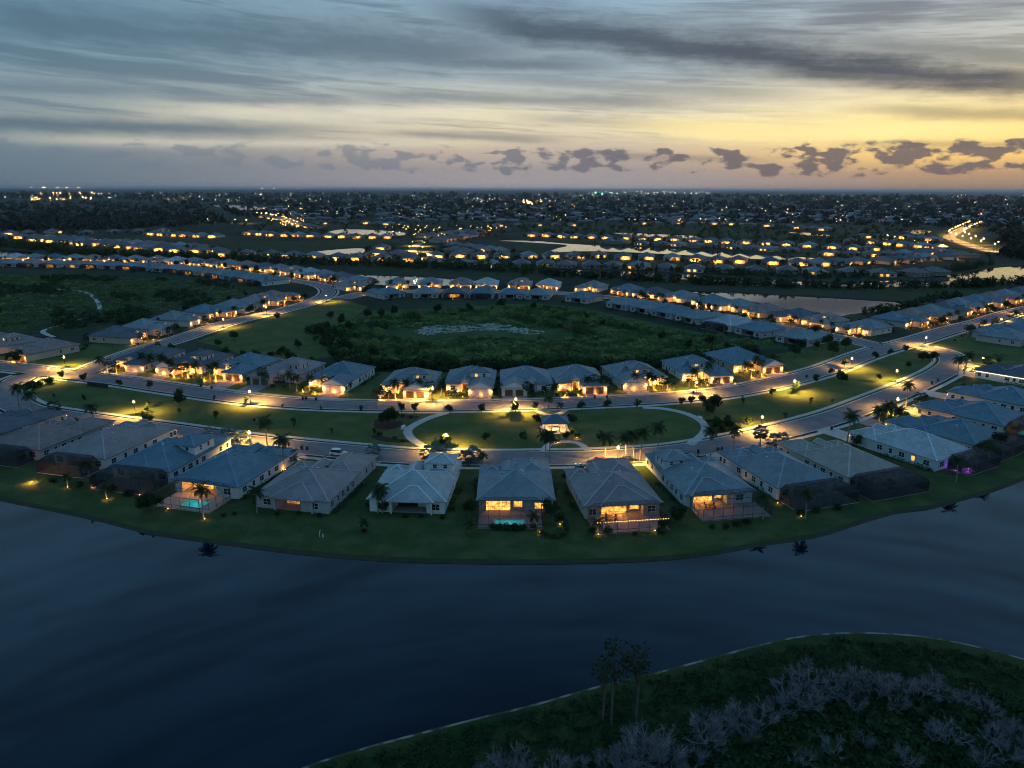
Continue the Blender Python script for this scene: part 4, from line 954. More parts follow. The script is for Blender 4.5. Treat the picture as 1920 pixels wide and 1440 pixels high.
# ------------------------------------------------------------------ vehicles
def car(paint, suv=False):
    R = empty('parked_car'); L, W = (4.6, 1.88) if suv else (4.5, 1.8); hb, hc = (0.95, 1.72) if suv else (0.82, 1.42)
    prof = [(-L/2, 0.45), (-L/2+0.08, hb-0.12), (-L/2+0.5, hb), (L/2-1.0, hb-0.04), (L/2-0.25, hb-0.2), (L/2, 0.5), (L/2-0.1, 0.28), (-L/2+0.1, 0.28)]
    n = len(prof); b = MB().add([(x, -W/2*(1 if 0.3 < z < 0.9 else 0.93), z) for x, z in prof]+[(x, W/2*(1 if 0.3 < z < 0.9 else 0.93), z) for x, z in prof],
        [tuple(range(n)), tuple(range(2*n-1, n-1, -1))] + [(i, n+i, n+(i+1) % n, (i+1) % n) for i in range(n)])
    r0, r1, f1, f0 = (-L/2+0.35, -L/2+0.6, L/2-1.75, L/2-1.15) if suv else (-L/2+0.45, -L/2+1.2, L/2-2.0, L/2-1.15)
    b.obj('body', paint, R)
    gl = MB(); wi, wo = W/2*0.76, W/2*0.92
    gl.add([(r0, -wo, hb-0.02), (f0, -wo, hb-0.04), (f1, -wi, hc-0.06), (r1, -wi, hc-0.06), (r0, wo, hb-0.02), (f0, wo, hb-0.04), (f1, wi, hc-0.06), (r1, wi, hc-0.06)], [(0,1,2,3),(7,6,5,4),(1,5,6,2),(4,0,3,7)])
    gl.obj('window_glass', 'glass_dark', R)
    MB().box(r1-0.08, f1+0.05, -wi-0.03, wi+0.03, hc-0.07, hc).obj('roof_panel', paint, R)
    for x in (-L/2+0.85, L/2-0.9):
        for y in (-W/2+0.08, W/2-0.08):
            t = MB(); t.v = []; o = MB()
            ring = lambda r_, yy: [(x+r_*math.cos(2*math.pi*k/12), yy, 0.34+r_*math.sin(2*math.pi*k/12)) for k in range(12)]
            t.add(ring(0.34, y-0.11)+ring(0.34, y+0.11), [tuple(range(12)), tuple(range(23, 11, -1))]+[(k, 12+k, 12+(k+1) % 12, (k+1) % 12) for k in range(12)])
            wl = t.obj('wheel', 'tyre', R); s = 1 if y > 0 else -1
            o.add(ring(0.2, y+s*0.115), [tuple(range(12)) if s < 0 else tuple(range(11, -1, -1))]).obj('rim', 'rim', wl)
    for y in (-W/2+0.3, W/2-0.3):
        MB().box(L/2-0.18, L/2-0.02, y-0.18, y+0.18, 0.55, 0.68).obj('headlight', 'white_metal', R)
        MB().box(-L/2-0.01, -L/2+0.1, y-0.16, y+0.16, 0.6, 0.76).obj('tail_light', 'tail_red', R)
    return R
def put_car(px, ang, paint, suv, label):
    o = car(paint, suv); o.location = G(*px) + Vector((0, 0, 0.03)); o.rotation_euler = (0, 0, rad(ang)); tag(o, label, 'car')
    return o
put_car((635, 853), -8, 'paint_white', True, 'white suv parked at the kerb of the lower street')
put_car((1122, 866), 182, 'paint_red', False, 'red car parked on the lower street beside palms')
put_car((1178, 863), 4, 'paint_dark', False, 'dark sedan parked on the lower street behind the red car')
c4 = put_car((1087, 880), 98, 'paint_blue', False, 'blue car on a driveway with its headlamps on')
for y in (-0.6, 0.6): MB().box(2.24, 2.29, y-0.18, y+0.18, 0.56, 0.68).obj('headlight', 'head_white', c4)
plight('headlight_beam', c4, (2.9, 0, 0.6), 25, (0.4, 0.85, 1.0), 0.2)
put_car((718, 742), 84, 'paint_silver', True, 'silver suv on the driveway of the golden lit slate house')
put_car((841, 740), 88, 'paint_dark', False, 'black car on the drive of the white gabled house')
put_car((853, 739), 92, 'paint_blue', True, 'dark blue suv beside the black car on one drive')
put_car((1342, 720), 60, 'paint_dark', True, 'dark suv in the orange lit garage court')
put_car((78, 795), 75, 'paint_white', False, 'white car on a driveway in the dark west end of the lake row')

# wheeled bins put out at the kerb
def bin_proto():
    R = empty('wheeled_bin'); w = 0.3
    MB().add([(-w*.8,-w*.8,.08),(w*.8,-w*.8,.08),(w*.8,w*.8,.08),(-w*.8,w*.8,.08),(-w,-w,1.0),(w,-w,1.0),(w,w,1.0),(-w,w,1.0)], [(3,2,1,0),(4,5,6,7),(0,1,5,4),(1,2,6,5),(2,3,7,6),(3,0,4,7)]).obj('tub', 'bin_dark', R)
    MB().box(-w-.03, w+.03, -w-.05, w+.06, 1.0, 1.08).obj('lid', 'bin_dark', R)
    for x in (-w, w): MB().tube([(x-.04, w*.8, .1), (x+.04, w*.8, .1)], [.1, .1], 8).obj('wheel', 'tyre', R)
    MB().tube([(-w*.8, w+.1, .98), (w*.8, w+.1, .98)], [.025, .025], 5).obj('handle', 'bin_dark', R)
    return R
bp = bin_proto(); remember(bp)
for x, y in [(566, 843), (576, 844), (568, 749), (574, 749), (593, 751), (377, 725), (397, 729), (1115, 747), (1138, 747), (1262, 857), (1309, 850), (1346, 846), (1353, 845), (1559, 806), (1747, 720), (1758, 715), (1512, 708), (1424, 803), (1836, 612), (1790, 640), (1300, 738)]:
    o = place(bp, G(x, y)+Vector((0, 0, 0.02)), random.uniform(-0.4, 0.4), 1.0, 'dark wheeled bin put out at the kerb near ' + near(G(x, y)), 'bins at the kerb'); o['category'] = 'bin'
# park benches, marker post, black screen fence
for x, y, a, lb in ((757, 803, 60, 'white park bench beside the western curve of the park path'), (1312, 786, -60, 'white park bench beside the eastern curve of the park path')):
    R = empty('park_bench', G(x, y), rad(a)); MB().box(-.9, .9, -.25, .25, .42, .48).obj('seat', 'white_metal', R); MB().box(-.9, .9, .22, .28, .5, .95).obj('backrest', 'white_metal', R)
    for q in (-.75, .75): MB().box(q-.05, q+.05, -.22, .25, 0, .42).obj('leg', 'white_metal', R)
    MB().box(-1.3, 1.3, -.7, .7, 0, .06).obj('slab', 'concrete', R); tag(R, lb, 'bench')
R = empty('marker_post', G(600, 1008)); MB().tube([(0, 0, -.1), (0, 0, 1.5), (.25, 0, 1.6)], [.09, .09, .08], 8).obj('pipe', 'white_metal', R); MB().tube([(.6, .1, -.1), (.6, .1, .8)], [.1, .1], 8).obj('stub', 'white_metal', R)
tag(R, 'short white pipe markers standing on the lake shore', 'marker')
a, b = G(164, 724), G(203, 729); R = empty('screen_fence', a, math.atan2((b-a).y, (b-a).x)); L = (b-a).length
n = 6
for i in range(n): MB().box(L*i/n+.04, L*(i+1)/n-.04, -.02, .02, .1, 1.7).obj('panel', 'black_metal', R)
for i in range(n+1): MB().box(L*i/n-.04, L*i/n+.04, -.04, .04, -.05, 1.8).obj('post', 'black_metal', R)
tag(R, 'black panel fence round equipment in the median', 'fence')

# ------------------------------------------------------------------ driveways
def drive(o, w, d, garage, line, half, mat, yg=None):
    g0, g1 = (0.52*w, w-0.4) if garage == 'R' else (0.4, 0.48*w)
    def reach(x):
        y = d
        while y < d+40:
            if dist_line(hpt(o, x, y), line) < half+0.1: return y
            y += 0.4
        return d+12
    ya, yb = reach(g0), reach(g1); P = [hpt(o, g0, d+0.02, 0.018), hpt(o, g0-0.3, ya, 0.018), hpt(o, g1+0.3, yb, 0.018), hpt(o, g1, d+0.02, 0.018)]
    m = MB().add(P, [(3, 2, 1, 0)]).obj('driveway', mat); 
    if m.data.polygons[0].normal.z < 0: m.data.flip_normals()
    tag(m, kind='structure')
for o, w, d, g in LAKE_ROW: drive(o, w, d, g, *RD['lower_street'], random.choice(['paver', 'paver_grey', 'concrete']))
for o, w, d, g, fl in STREET_ROW: drive(o, w, d, g, *RD['upper_street'], 'paver_grey' if fl < 0.5 else 'paver')

# ------------------------------------------------------------------ houses round the crescents
MID = []
ROOFWORD = {'roof_slate': 'slate', 'roof_blue': 'bluish', 'roof_pale': 'pale', 'roof_brown': 'brown', 'roof_grey': 'grey', 'roof_dark': 'charcoal', 'roof_taupe': 'taupe'}
specs = [('roof_blue', 'wall_grey', None, 1.3), ('roof_slate', 'wall_cream', None, 1.8), ('roof_grey', 'wall_cream', (0.15, 0.5, 8, 13), 1.3), ('roof_slate', 'wall_grey', None, 0.0), ('roof_pale', 'wall_white', None, 1.1), ('roof_dark', 'wall_tan', None, 1.9), ('roof_brown', 'wall_tan', None, 1.2), ('roof_blue', 'wall_aqua', (0.5, 0.9, 7, 12), 0.3)]
for i, (rf, wl, up, fl) in enumerate(specs):
    o = house('house', 16.5, 23, wall=wl, roof=rf, upper=up, front_lit=fl*1.0, detail=1, garage='LR'[i % 2], cage=(0.1, 0.9, 5) if i % 3 else None, lit='lit_room' if i in (1, 5) else ('lit_dim' if i in (2, 6) else None), lanai_e=80 if i in (1, 5) else 0, garage_mat='door_white' if i % 2 else 'door_brown')
    o['label'] = '%s roofed %s house%s' % (ROOFWORD[rf], 'two storey' if up else 'single storey', ' with bright front' if fl > 1.2 else (' with lit porch' if fl > 0.5 else ' with dark front'))
    o['category'] = 'house'; remember(o); MID.append(o)
MIDPOS = []
def mid_at(p, ang, k, where, group, s=1.0):
    """p: middle of the street side; ang: direction the house front faces"""
    a = ang - math.pi/2; w, d = 16.5*s, 23*s; ux, uy = Vector((math.cos(a), math.sin(a), 0)), Vector((-math.sin(a), math.cos(a), 0))
    o = place(MID[k], Vector((p.x, p.y, 0)) - ux*w/2 - uy*d, a, s)
    o['label'] = MID[k]['label'] + ' ' + where; o['group'] = group; MIDPOS.append((Vector((p.x, p.y, 0)) - uy*d/2, k, o)); return o
def along(name, side, s0, s1, step, set_, where, group, order):
    line, half = RD[name]; N = normals2(line); acc = 0; nxt = s0; i = 0
    for j in range(1, len(line)):
        acc += (line[j]-line[j-1]).length
        if acc >= nxt and acc <= s1:
            nvec = N[j]*side; p = line[j] + nvec*(half+set_); f = -nvec
            c = p + nvec*12
            if not in_water(c.x, c.y) and all((c-q).length > 17 for q, _, _ in MIDPOS):
                mid_at(p, math.atan2(f.y, f.x), order[i % len(order)], where, group); i += 1
            nxt += step
def arc_at(name, px):
    line, _ = RD[name]; q = G(*px); acc = 0; best = (1e9, 0)
    for j in range(1, len(line)):
        acc += (line[j]-line[j-1]).length; dd = (line[j]-q).length
        if dd < best[0]: best = (dd, acc)
    return best[1]
along('west_street', 1, arc_at('west_street', (318, 642)), arc_at('west_street', (600, 560)), 21.5, 8, 'on the bend beside the western meadow', 'houses on the western street', [5, 3, 1, 0, 3, 2, 6, 1])
along('west_street', 1, arc_at('west_street', (560, 527)), arc_at('west_street', (-60, 491)), 21.5, 8, 'backing onto the dark west meadow', 'houses backing onto the west meadow', [7, 1, 0, 1, 6, 1, 2, 3])
along('west_street', -1, arc_at('west_street', (606, 536)), arc_at('west_street', (-60, 491)), 21.5, 8, 'below the wooded berm across from west meadow', 'houses below the wooded berm', [1, 5, 1, 4, 2, 1, 5, 6])
along('north_street', 1, arc_at('north_street', (690, 549)), arc_at('north_street', (1060, 550)), 20.5, 7, 'between fountain pond and wetland', 'houses by the fountain pond', [2, 1, 1, 6, 4, 2, 4, 4, 1, 5])
along('north_street', -1, arc_at('north_street', (690, 549)), arc_at('north_street', (1040, 550)), 20.5, 7, 'on the north edge of the wetland', 'houses at the north edge of the wetland', [0, 3, 5, 7, 0, 3, 3, 5])
along('north_street', 1, arc_at('north_street', (1085, 551)), arc_at('north_street', (1604, 637)), 20.5, 7, 'beside the bright canal', 'houses along the bright canal', [1, 0, 5, 1, 0, 1, 6, 5, 2, 1])
along('north_street', -1, arc_at('north_street', (1075, 551)), arc_at('north_street', (1610, 640)), 20.5, 7, 'on the east edge of the wetland', 'houses at the east edge of the wetland', [0, 3, 3, 0, 3, 4, 0, 3, 7, 3])
along('upper_street', 1, arc_at('upper_street', (1745, 632)), arc_at('upper_street', (2040, 556)), 22, 8, 'north of the upper street east end', 'houses at the eastern end of the upper street', [0, 6, 3, 5, 1])
along('upper_street', -1, arc_at('upper_street', (1770, 624)), arc_at('upper_street', (2040, 556)), 22, 9, 'south of the upper street east end', 'houses south of the eastern end of the upper street', [3, 0, 3, 1])
for xy, ang, k in (((-209, 290), -25, 6), ((-232, 301), -28, 2), ((-255, 312), -28, 6)):
    a = rad(ang-90); mid_at(Vector((xy[0], xy[1], 0)), a, k, 'at the western junction of the streets', 'houses at the western junction')
for o in MID:
    def kill(q):
        for c in KIDS.get(q.name, []): kill(c)
        bpy.data.objects.remove(q)
    kill(o)

# ------------------------------------------------------------------ trees of the park and streets
GM = 'trees planted in the median park'
for x, y in [(117, 712), (158, 719), (225, 727), (282, 730), (753, 774), (777, 775), (842, 777), (903, 775), (965, 775), (1090, 772), (1138, 769), (1195, 767), (1277, 762), (1295, 760), (1317, 762), (1403, 797), (1448, 743), (1492, 733), (1528, 720), (1640, 675), (1647, 715), (1702, 692), (912, 830), (980, 830), (1123, 830), (1583, 690), (1558, 704), (1668, 667), (1697, 662)]:
    plant(pick('tree', 3), G(x, y), random.uniform(0.85, 1.15), 'small round dark tree on the median grass across from ' + near(G(x, y)), 'tree', GM)
plant('tree1', G(835, 840), 1.25, 'small round tree glowing yellow around a street lamp by the path', 'tree')
for x, y in [(102, 747), (158, 754), (278, 767), (402, 752), (462, 759), (530, 767), (602, 770), (405, 788), (477, 794), (552, 802), (623, 815), (677, 774), (702, 817), (1392, 759), (1560, 757), (1472, 787), (337, 776), (1520, 760)]:
    plant(pick('sap', 2), G(x, y), random.uniform(0.7, 1.3), 'thin young tree in the median lawn across from ' + near(G(x, y)), 'tree', 'saplings in the median lawn')
for x, y, s in [(337, 762, 0.8), (728, 798, 0.85), (738, 796, 0.75), (720, 800, 0.7), (1337, 774, 0.95), (1328, 780, 0.7), (1577, 720, 0.75), (1728, 680, 0.7), (1748, 678, 0.65), (1345, 803, 0.55), (1362, 805, 0.6)]:
    plant(pick('oak', 3), G(x, y), s, 'large dark leafy tree in the median park across from ' + near(G(x, y)), 'tree', 'large trees in the median park')
for x, y, s in [(50, 730, 1.8), (62, 727, 1.7), (75, 724, 1.4), (92, 718, 1.6), (1355, 808, 1.8), (1372, 803, 1.7), (1340, 800, 1.4), (1330, 795, 1.1), (712, 816, 0.9), (740, 824, 0.7), (756, 828, 0.6), (770, 783, 0.6), (755, 782, 0.7), (60, 722, 1.2), (1740, 672, 1.3), (1755, 668, 1.2)]:
    plant(pick('bush', 3), G(x, y), s, 'dense dark shrub in the median park across from ' + near(G(x, y)), 'shrub', 'shrubs in the median park')
# planting round the pavilion
for x, y, k, s, e in [(1023, 822, 'lbush0', 1.0, 70), (1082, 820, 'lbush1', 1.1, 70), (1046, 829, 'lbush0', 0.7, 40), (1050, 772, 'small0', 1.1, 50)]:
    plant(k, G(x, y), s, 'flame lit shrub beside the pavilion', 'shrub', 'lit shrubs round the pavilion')
    q = G(x, y+2.5); uplight(q.x, q.y, e, 'small ground spotlight lighting a shrub beside the pavilion', 'spotlights round the pavilion')
for x, y, k, s in [(1062, 826, 'oak1', 0.42), (1005, 786, 'redbush', 1.2), (1012, 790, 'bush1', 1.1), (1070, 783, 'redbush', 1.0), (1075, 788, 'bush2', 1.2), (1035, 823, 'bush0', 0.7), (1028, 767, 'small1', 1.5), (1003, 770, 'tree2', 0.9), (1074, 812, 'bush1', 0.7)]:
    o = plant(k, G(x, y), s, None, 'shrub'); o['group'] = 'unlit planting round the pavilion'; o.__setitem__('label', {'oak1': 'dark bushy tree standing before the pavilion', 'redbush': 'reddish brown shrub at the side of the pavilion', 'small1': 'small palm behind the pavilion at the upper street', 'tree2': 'round tree beside the pavilion entrance walk'}.get(k, 'low dark shrub in the pavilion bed'))
    
def hedge(pts, r, h, of, where, group, leaf='leaf_dark'):
    """row of shrubs grown together along a wall"""
    rng = np.random.default_rng(int(abs(pts[0].x*13+pts[0].y*7))); L = smooth_line(pts, 1.0)
    bl = [((p.x-pts[0].x+rng.normal(0, .2), p.y-pts[0].y+rng.normal(0, .2), h*rng.uniform(.35, .55)), (r*rng.uniform(.6, 1.2),)*2+(h*rng.uniform(.4, .65),)) for p in L if rng.random() < .85]
    V = leaf_quads(22*len(bl), bl, 0.2, rng); V[..., 2] = np.maximum(V[..., 2], .02)
    o = mobj('hedge', quads('hedge', V, leaf)); o.location = (pts[0].x, pts[0].y, 0)
    return tag(o, 'dark green hedge along the %s of %s' % (where, nick_of(of)), 'hedge', group)
# palms
def palms(k, n, pts, label, group, smin=0.85, smax=1.1):
    for x, y in pts: plant(pick(k, n), G(x, y), random.uniform(smin, smax), label + ' by ' + near(G(x, y)), 'palm tree', group)
palms('queen', 3, [(502, 843), (533, 880), (1023, 868), (1030, 870), (1133, 864), (1200, 864), (1173, 858), (1233, 852), (1188, 862), (1332, 860), (1375, 846), (1588, 832), (63, 776), (37, 770), (180, 803), (1795, 705), (1807, 702), (1698, 763)], 'tall feathery palm on the lower street verge', 'palms along the lower street', 0.95, 1.15)
palms('queen', 3, [(382, 972), (482, 962), (717, 963), (709, 962), (1510, 974), (1793, 903), (173, 912), (1850, 880), (1430, 975)], 'feathery palm on the lake lawn', 'palms on the lake lawn', 0.8, 1.0)
palms('date', 2, [(1647, 795), (1670, 778), (1683, 797), (1660, 788)], 'stout date palm lit from below', 'date palms beside lit garages', 0.95, 1.1)
palms('cabbage', 2, [(1722, 766), (1730, 770), (105, 790), (280, 800), (1425, 838), (1850, 700), (1868, 690)], 'fan leaved cabbage palm on the verge', 'cabbage palms on the verge')
palms('silver', 2, [(700, 858), (806, 866), (824, 868), (873, 868), (888, 866), (395, 826), (430, 828), (452, 832), (1452, 838), (1466, 836), (545, 868)], 'silver leaved fan palm on the street side', 'silver palms in front of the lake row', 0.9, 1.2)
palms('small', 2, [(683, 996), (127, 912), (200, 935), (1000, 990), (1120, 1000), (905, 872), (620, 905), (880, 1000)], 'small slender palm on the lake lawn', 'small palms on the lake lawn', 0.9, 1.2)
palms('small', 2, [(1660, 800), (1700, 790), (1675, 805)], 'low palm in the lit bed before the garages', 'low palms before the lit garages')
# front gardens of the upper street: palms with ground spotlights
for o, w, d, g, fl in STREET_ROW:
    for t in (-0.05, 0.08, 0.24, 0.36, 0.50, 0.62, 0.78, 0.90, 1.02):
        lit = fl > 0.5
        q = hpt(o, w*(1-t), d+random.uniform(0.8, 3.5) if (t < 0.45) == (g == 'L') else d*0.66+random.uniform(4.5, 7.5))
        if random.random() < 0.62:
            kk = random.choice(['small', 'cabbage', 'queen']); plant(pick(kk, 2), q, random.uniform(0.75, 1.0), '%s %s palm in the front garden of %s' % ('uplit' if lit else 'unlit', {'small': 'low', 'cabbage': 'fan leaved', 'queen': 'tall feathery'}[kk], nick_of(o)), 'palm tree', 'front garden palms on the upper street')
        else: plant(pick('lbush', 2), q, random.uniform(0.8, 1.2), 'rounded pale shrub in the front garden of ' + nick_of(o), 'shrub', 'front garden shrubs')
        if lit and t in (0.08, 0.36, 0.62, 0.90): uplight(q.x+0.5, q.y-0.7, 330*fl, 'small ground spotlight in the front garden of ' + nick_of(o), 'spotlights on the upper street')
    for x0, x1, y, lb in ((-1.5, -1.5, (0.5, d*0.6), 'east'), (w+1.5, w+1.5, (0.5, d*0.6), 'west')):
        hedge([hpt(o, x0, y[0]), hpt(o, x1, y[1])], 0.9, 1.5, o, lb + ' side', 'side hedges of the upper street')
    gx = (0.1*w, 0.45*w) if g == 'R' else (0.55*w, 0.9*w)
    if fl > 0.5:                                                          # wall washers along the facade
        mxx = (lambda a: a*w) if g == 'R' else (lambda a: w-a*w)
        for a_, y_ in ((0.03, d*0.66+3.9), (0.27, d*0.66+3.9), (0.33, d*0.66+3.6), (0.47, d*0.66+3.6), (0.77, d+0.7)):
            q = hpt(o, mxx(a_), y_); uplight(q.x, q.y, 75*fl, 'small wall washer at the foot of the facade of ' + nick_of(o), 'wall washers on the upper street')
    hedge([hpt(o, gx[0], d*0.66+4.0), hpt(o, gx[1], d*0.66+4.3)], 0.6, 0.8, o, 'front', 'front hedges of the upper street')
# lake row planting
for o, w, d, g in LAKE_ROW:
    for s in (-1.2, w+1.2): hedge([hpt(o, s, d*random.uniform(0.0, 0.15)), hpt(o, s, d*random.uniform(0.5, 0.8))], 0.75, 1.2, o, 'west side' if s < 0 else 'east side', 'side hedges of the lake row')
    for k in range(4):
        q = hpt(o, w*random.uniform(0.0, 0.5) if g == 'R' else w*random.uniform(0.5, 1.0), d*0.9+random.uniform(0, 4)); plant(random.choice(['lbush0', 'bush1', 'small0', 'bush2']), q, random.uniform(0.7, 1.1), 'garden plant on the street side of ' + nick_of(o), 'plant', 'street side plants of the lake row')
for x, y, k, s, lb in [(880, 968, 'oak0', 0.62, 'rounded dark tree at the west corner of the plunge pool cage'), (1028, 972, 'oak1', 0.62, 'dark tree at the east corner of the plunge pool cage'), (1048, 985, 'oak2', 0.45, 'bushy tree beside a curved clipped hedge'),
                       (1265, 982, 'oak1', 0.55, 'dark rounded tree between two lit lanais'), (1275, 975, 'oak2', 0.5, 'second dark tree between two lit lanais'), (290, 958, 'oak0', 0.7, 'large dark bush tree on the lake lawn beside the turquoise pool'), (270, 962, 'oak2', 0.6, 'wide dark tree on the lake lawn west of the turquoise pool'), (1242, 995, 'oak2', 0.4, 'small tree at the corner of the fairy bulb cage'),
                       (1665, 925, 'oak0', 0.6, 'tree on the lake lawn behind the taupe roofed house'), (1840, 860, 'oak1', 0.8, 'dark tree beside the purple lit cage'), (1870, 845, 'oak2', 0.8, 'dark tree behind the reddish screen cage'), (1605, 838, 'oak1', 0.5, 'bushy tree at the street corner of the bright blue tiled house'), (720, 962, 'oak2', 0.4, 'leafy shrub tree at the rear corner of the pale blue tiled house'), (290, 815, 'oak1', 0.55, 'dark tree on the verge beside the grey tiled house')]:
    plant(k, G(x, y), s, lb, 'tree')
for x, y, s in [(935, 992, 0.9), (950, 994, 1.0), (965, 994, 1.0), (980, 993, 0.9), (1000, 990, 0.7), (925, 991, 0.8)]:
    plant(pick('bush', 3), G(x, y), s, 'dark shrub in the row screening the blue plunge pool', 'shrub', 'shrubs screening the plunge pool')
for x, y, s in [(1140, 1000, 0.9), (1110, 998, 0.7), (1240, 1000, 1.0), (1190, 1003, 0.5), (1380, 985, 1.0), (1400, 982, 0.9), (1335, 990, 0.6), (1360, 990, 0.8), (1530, 960, 0.8), (1570, 955, 0.8), (1500, 966, 0.9), (1750, 880, 0.9), (1700, 890, 0.9), (1640, 905, 0.9), (560, 965, 0.6), (520, 965, 0.6), (600, 968, 0.6), (760, 970, 0.6), (790, 970, 0.5), (830, 972, 0.6), (440, 965, 0.5), (420, 968, 0.5), (100, 905, 0.8), (150, 912, 0.8), (240, 930, 1.0), (210, 922, 1.0)]:
    plant(pick('bush', 3), G(x, y), s*1.1, 'dark shrub on the lake side of ' + near(G(x, y-25)), 'shrub', 'shrubs on the lake side')
plant('redbush', G(683, 997), 0.55, 'red leaved plant round the foot of a slender palm', 'shrub')
# curved clipped hedge
hl = smooth_line(PX((1012, 1000), (1030, 1008), (1052, 1006), (1062, 994), (1058, 980)), 0.8); rng = np.random.default_rng(5)
V = leaf_quads(1500, [((p.x, p.y, 0.5), (0.75, 0.75, 0.55)) for p in hl], 0.16, rng); V[..., 2] = np.maximum(V[..., 2], 0.02)
o = mobj('clipped_hedge', quads('clipped_hedge', V, 'leaf_light')); tag(o, 'low curved clipped hedge on the lawn by the plunge pool house', 'hedge')
# garden spotlights of the lake side
for x, y, e, c, lb in [(60, 905, 700, WARM, 'bright flood lamp on the dark west lawn by the lake'), (127, 915, 45, WARM, 'spotlight under a small palm on the west lake lawn'), (173, 916, 40, WARM, 'spotlight at the foot of a palm trunk on the west lake lawn'), (201, 937, 60, WARM, 'white spotlight low under a small palm near the lake'),
                       (262, 930, 12, WARM, 'tiny path light by the dark bush tree'), (315, 956, 14, (1, .3, .1), 'reddish garden lamp at the corner of the pool deck'), (384, 975, 30, WARM, 'spotlight at the foot of the palm by the turquoise pool'), (1012, 1000, 35, WARM, 'spotlight by the curved clipped hedge'), (1122, 1004, 35, WARM, 'spotlight beside a small palm near the lake'),
                       (1228, 997, 25, (1, .4, .15), 'orange lamp at the corner of the fairy bulb cage'), (1458, 945, 30, WARM, 'step lamp at the rear corner of the slate house'), (1384, 902, 30, WARM, 'wall washer beside the white side wall'), (1502, 970, 20, WARM, 'spotlight under a lakeside palm'), (535, 882, 60, WARM, 'spotlight at the foot of the street palm'), (504, 846, 40, WARM, 'spotlight at the foot of the inner street palm'),
                       (455, 835, 160, SOFT, 'bright spotlight in a silver palm on the verge'), (380, 826, 70, (1, .5, .2), 'orange spotlight in a fan palm bed'), (412, 830, 30, (1, .5, .2), 'faint spotlight in a fan palm bed'), (1050, 985, 30, AMBER, 'hidden spotlight in a bushy tree by the clipped hedge'), (1655, 800, 90, WARM, 'spotlight beneath date palms'), (1680, 802, 90, WARM, 'second spotlight beneath date palms'), (1725, 775, 40, WARM, 'spotlight near cabbage palms at a lit garage'), (1020, 878, 20, WARM, 'driveway lamp of the plunge pool house'), (1553, 884, 30, AMBER, 'yellow lamp in the hedge of the taupe roofed house'), (1840, 700, 140, WARM, 'bright lamp by the curved drive at the east bend')]:
    q = G(x, y); uplight(q.x, q.y, e, lb, None, c)
# fairy bulbs on the cage rail, festoon on the far east eaves
def bulbs(house_, pts, n, label, mat='bulb', e=6):
    R = empty('string_lights', hpt(house_, 0, 0), house_.rotation_euler.z); a, b = Vector(pts[0]), Vector(pts[1])
    wire = MB().tube([a.lerp(b, i/12)-Vector((0, 0, 0.06*math.sin(i/12*math.pi))) for i in range(13)], [0.012]*13, 4); wire.obj('wire', 'black_metal', R)
    me = MB().lathe([(0.05, -0.12), (0.1, -0.06), (0.06, 0.04)], 6).mesh('bulb', mat)
    for i in range(n): q = mobj('bulb', me, R); q.location = a.lerp(b, (i+0.5)/n)
    for t in (0.2, 0.5, 0.8): plight('string_glow', R, a.lerp(b, t)+Vector((0, -0.1, -0.2)), e, WARM, 0.3)
    tag(R, label, 'string lights')
bulbs(h9, ((0.6, -7.4, 2.7), (16.6, -7.4, 2.7)), 28, 'string of small round bulbs along the front rail of a pool cage', 'bulb')
bulbs(h17, ((-0.75, 22.6, 2.9), (9.5, 22.6, 2.9)), 40, 'festoon of white bulbs along the street eave of a dark roofed house', 'bulb_white', 5)
bulbs(h17, ((-0.75, 2.0, 2.9), (-0.75, 22.0, 2.9)), 60, 'festoon of white bulbs along the side eave of a dark roofed house', 'bulb_white', 5)
for (x, y) in ((5, -2.5), (9, -3.5), (7, -4.5)):
    q = hpt(h13, x, y); uplight(q.x, q.y, 90, 'purple glowing lamp inside a screen cage', 'purple cage lamps', (0.35, 0.05, 1.0))
for hh, n_ in ((h10, 3), (h9, 2)):                                          # terrace furniture
    R = empty('terrace_table', hpt(hh, 5.5, -1.2)); MB().lathe([(0.3, 0.12), (0.05, 0.2), (0.05, 0.78), (0.7, 0.8), (0.7, 0.86)], 12).obj('table', 'bronze', R)
    tag(R, 'round table on a lit terrace of the %s house' % ('terracotta' if hh is h10 else 'fairy bulb'), 'table')
    for k in range(4):
        a = k*math.pi/2+0.5; q = hpt(hh, 5.5+1.2*math.cos(a), -1.2+1.2*math.sin(a)); C = empty('terrace_chair', q, a+hh.rotation_euler.z+math.pi/2)
        MB().box(-.25, .25, -.25, .25, .42, .5).obj('seat', 'bronze', C); MB().box(-.25, .25, -.3, -.24, .5, 1.0).obj('backrest', 'bronze', C)
        for sx in (-.22, .22):
            for sy in (-.22, .22): MB().box(sx-.02, sx+.02, sy-.02, sy+.02, .1, .42).obj('leg', 'bronze', C)
        tag(C, 'dark chair at the round table of the %s house' % ('terracotta' if hh is h10 else 'fairy bulb'), 'chair', 'chairs at the round terrace table of the %s house' % ('terracotta' if hh is h10 else 'fairy bulb'))
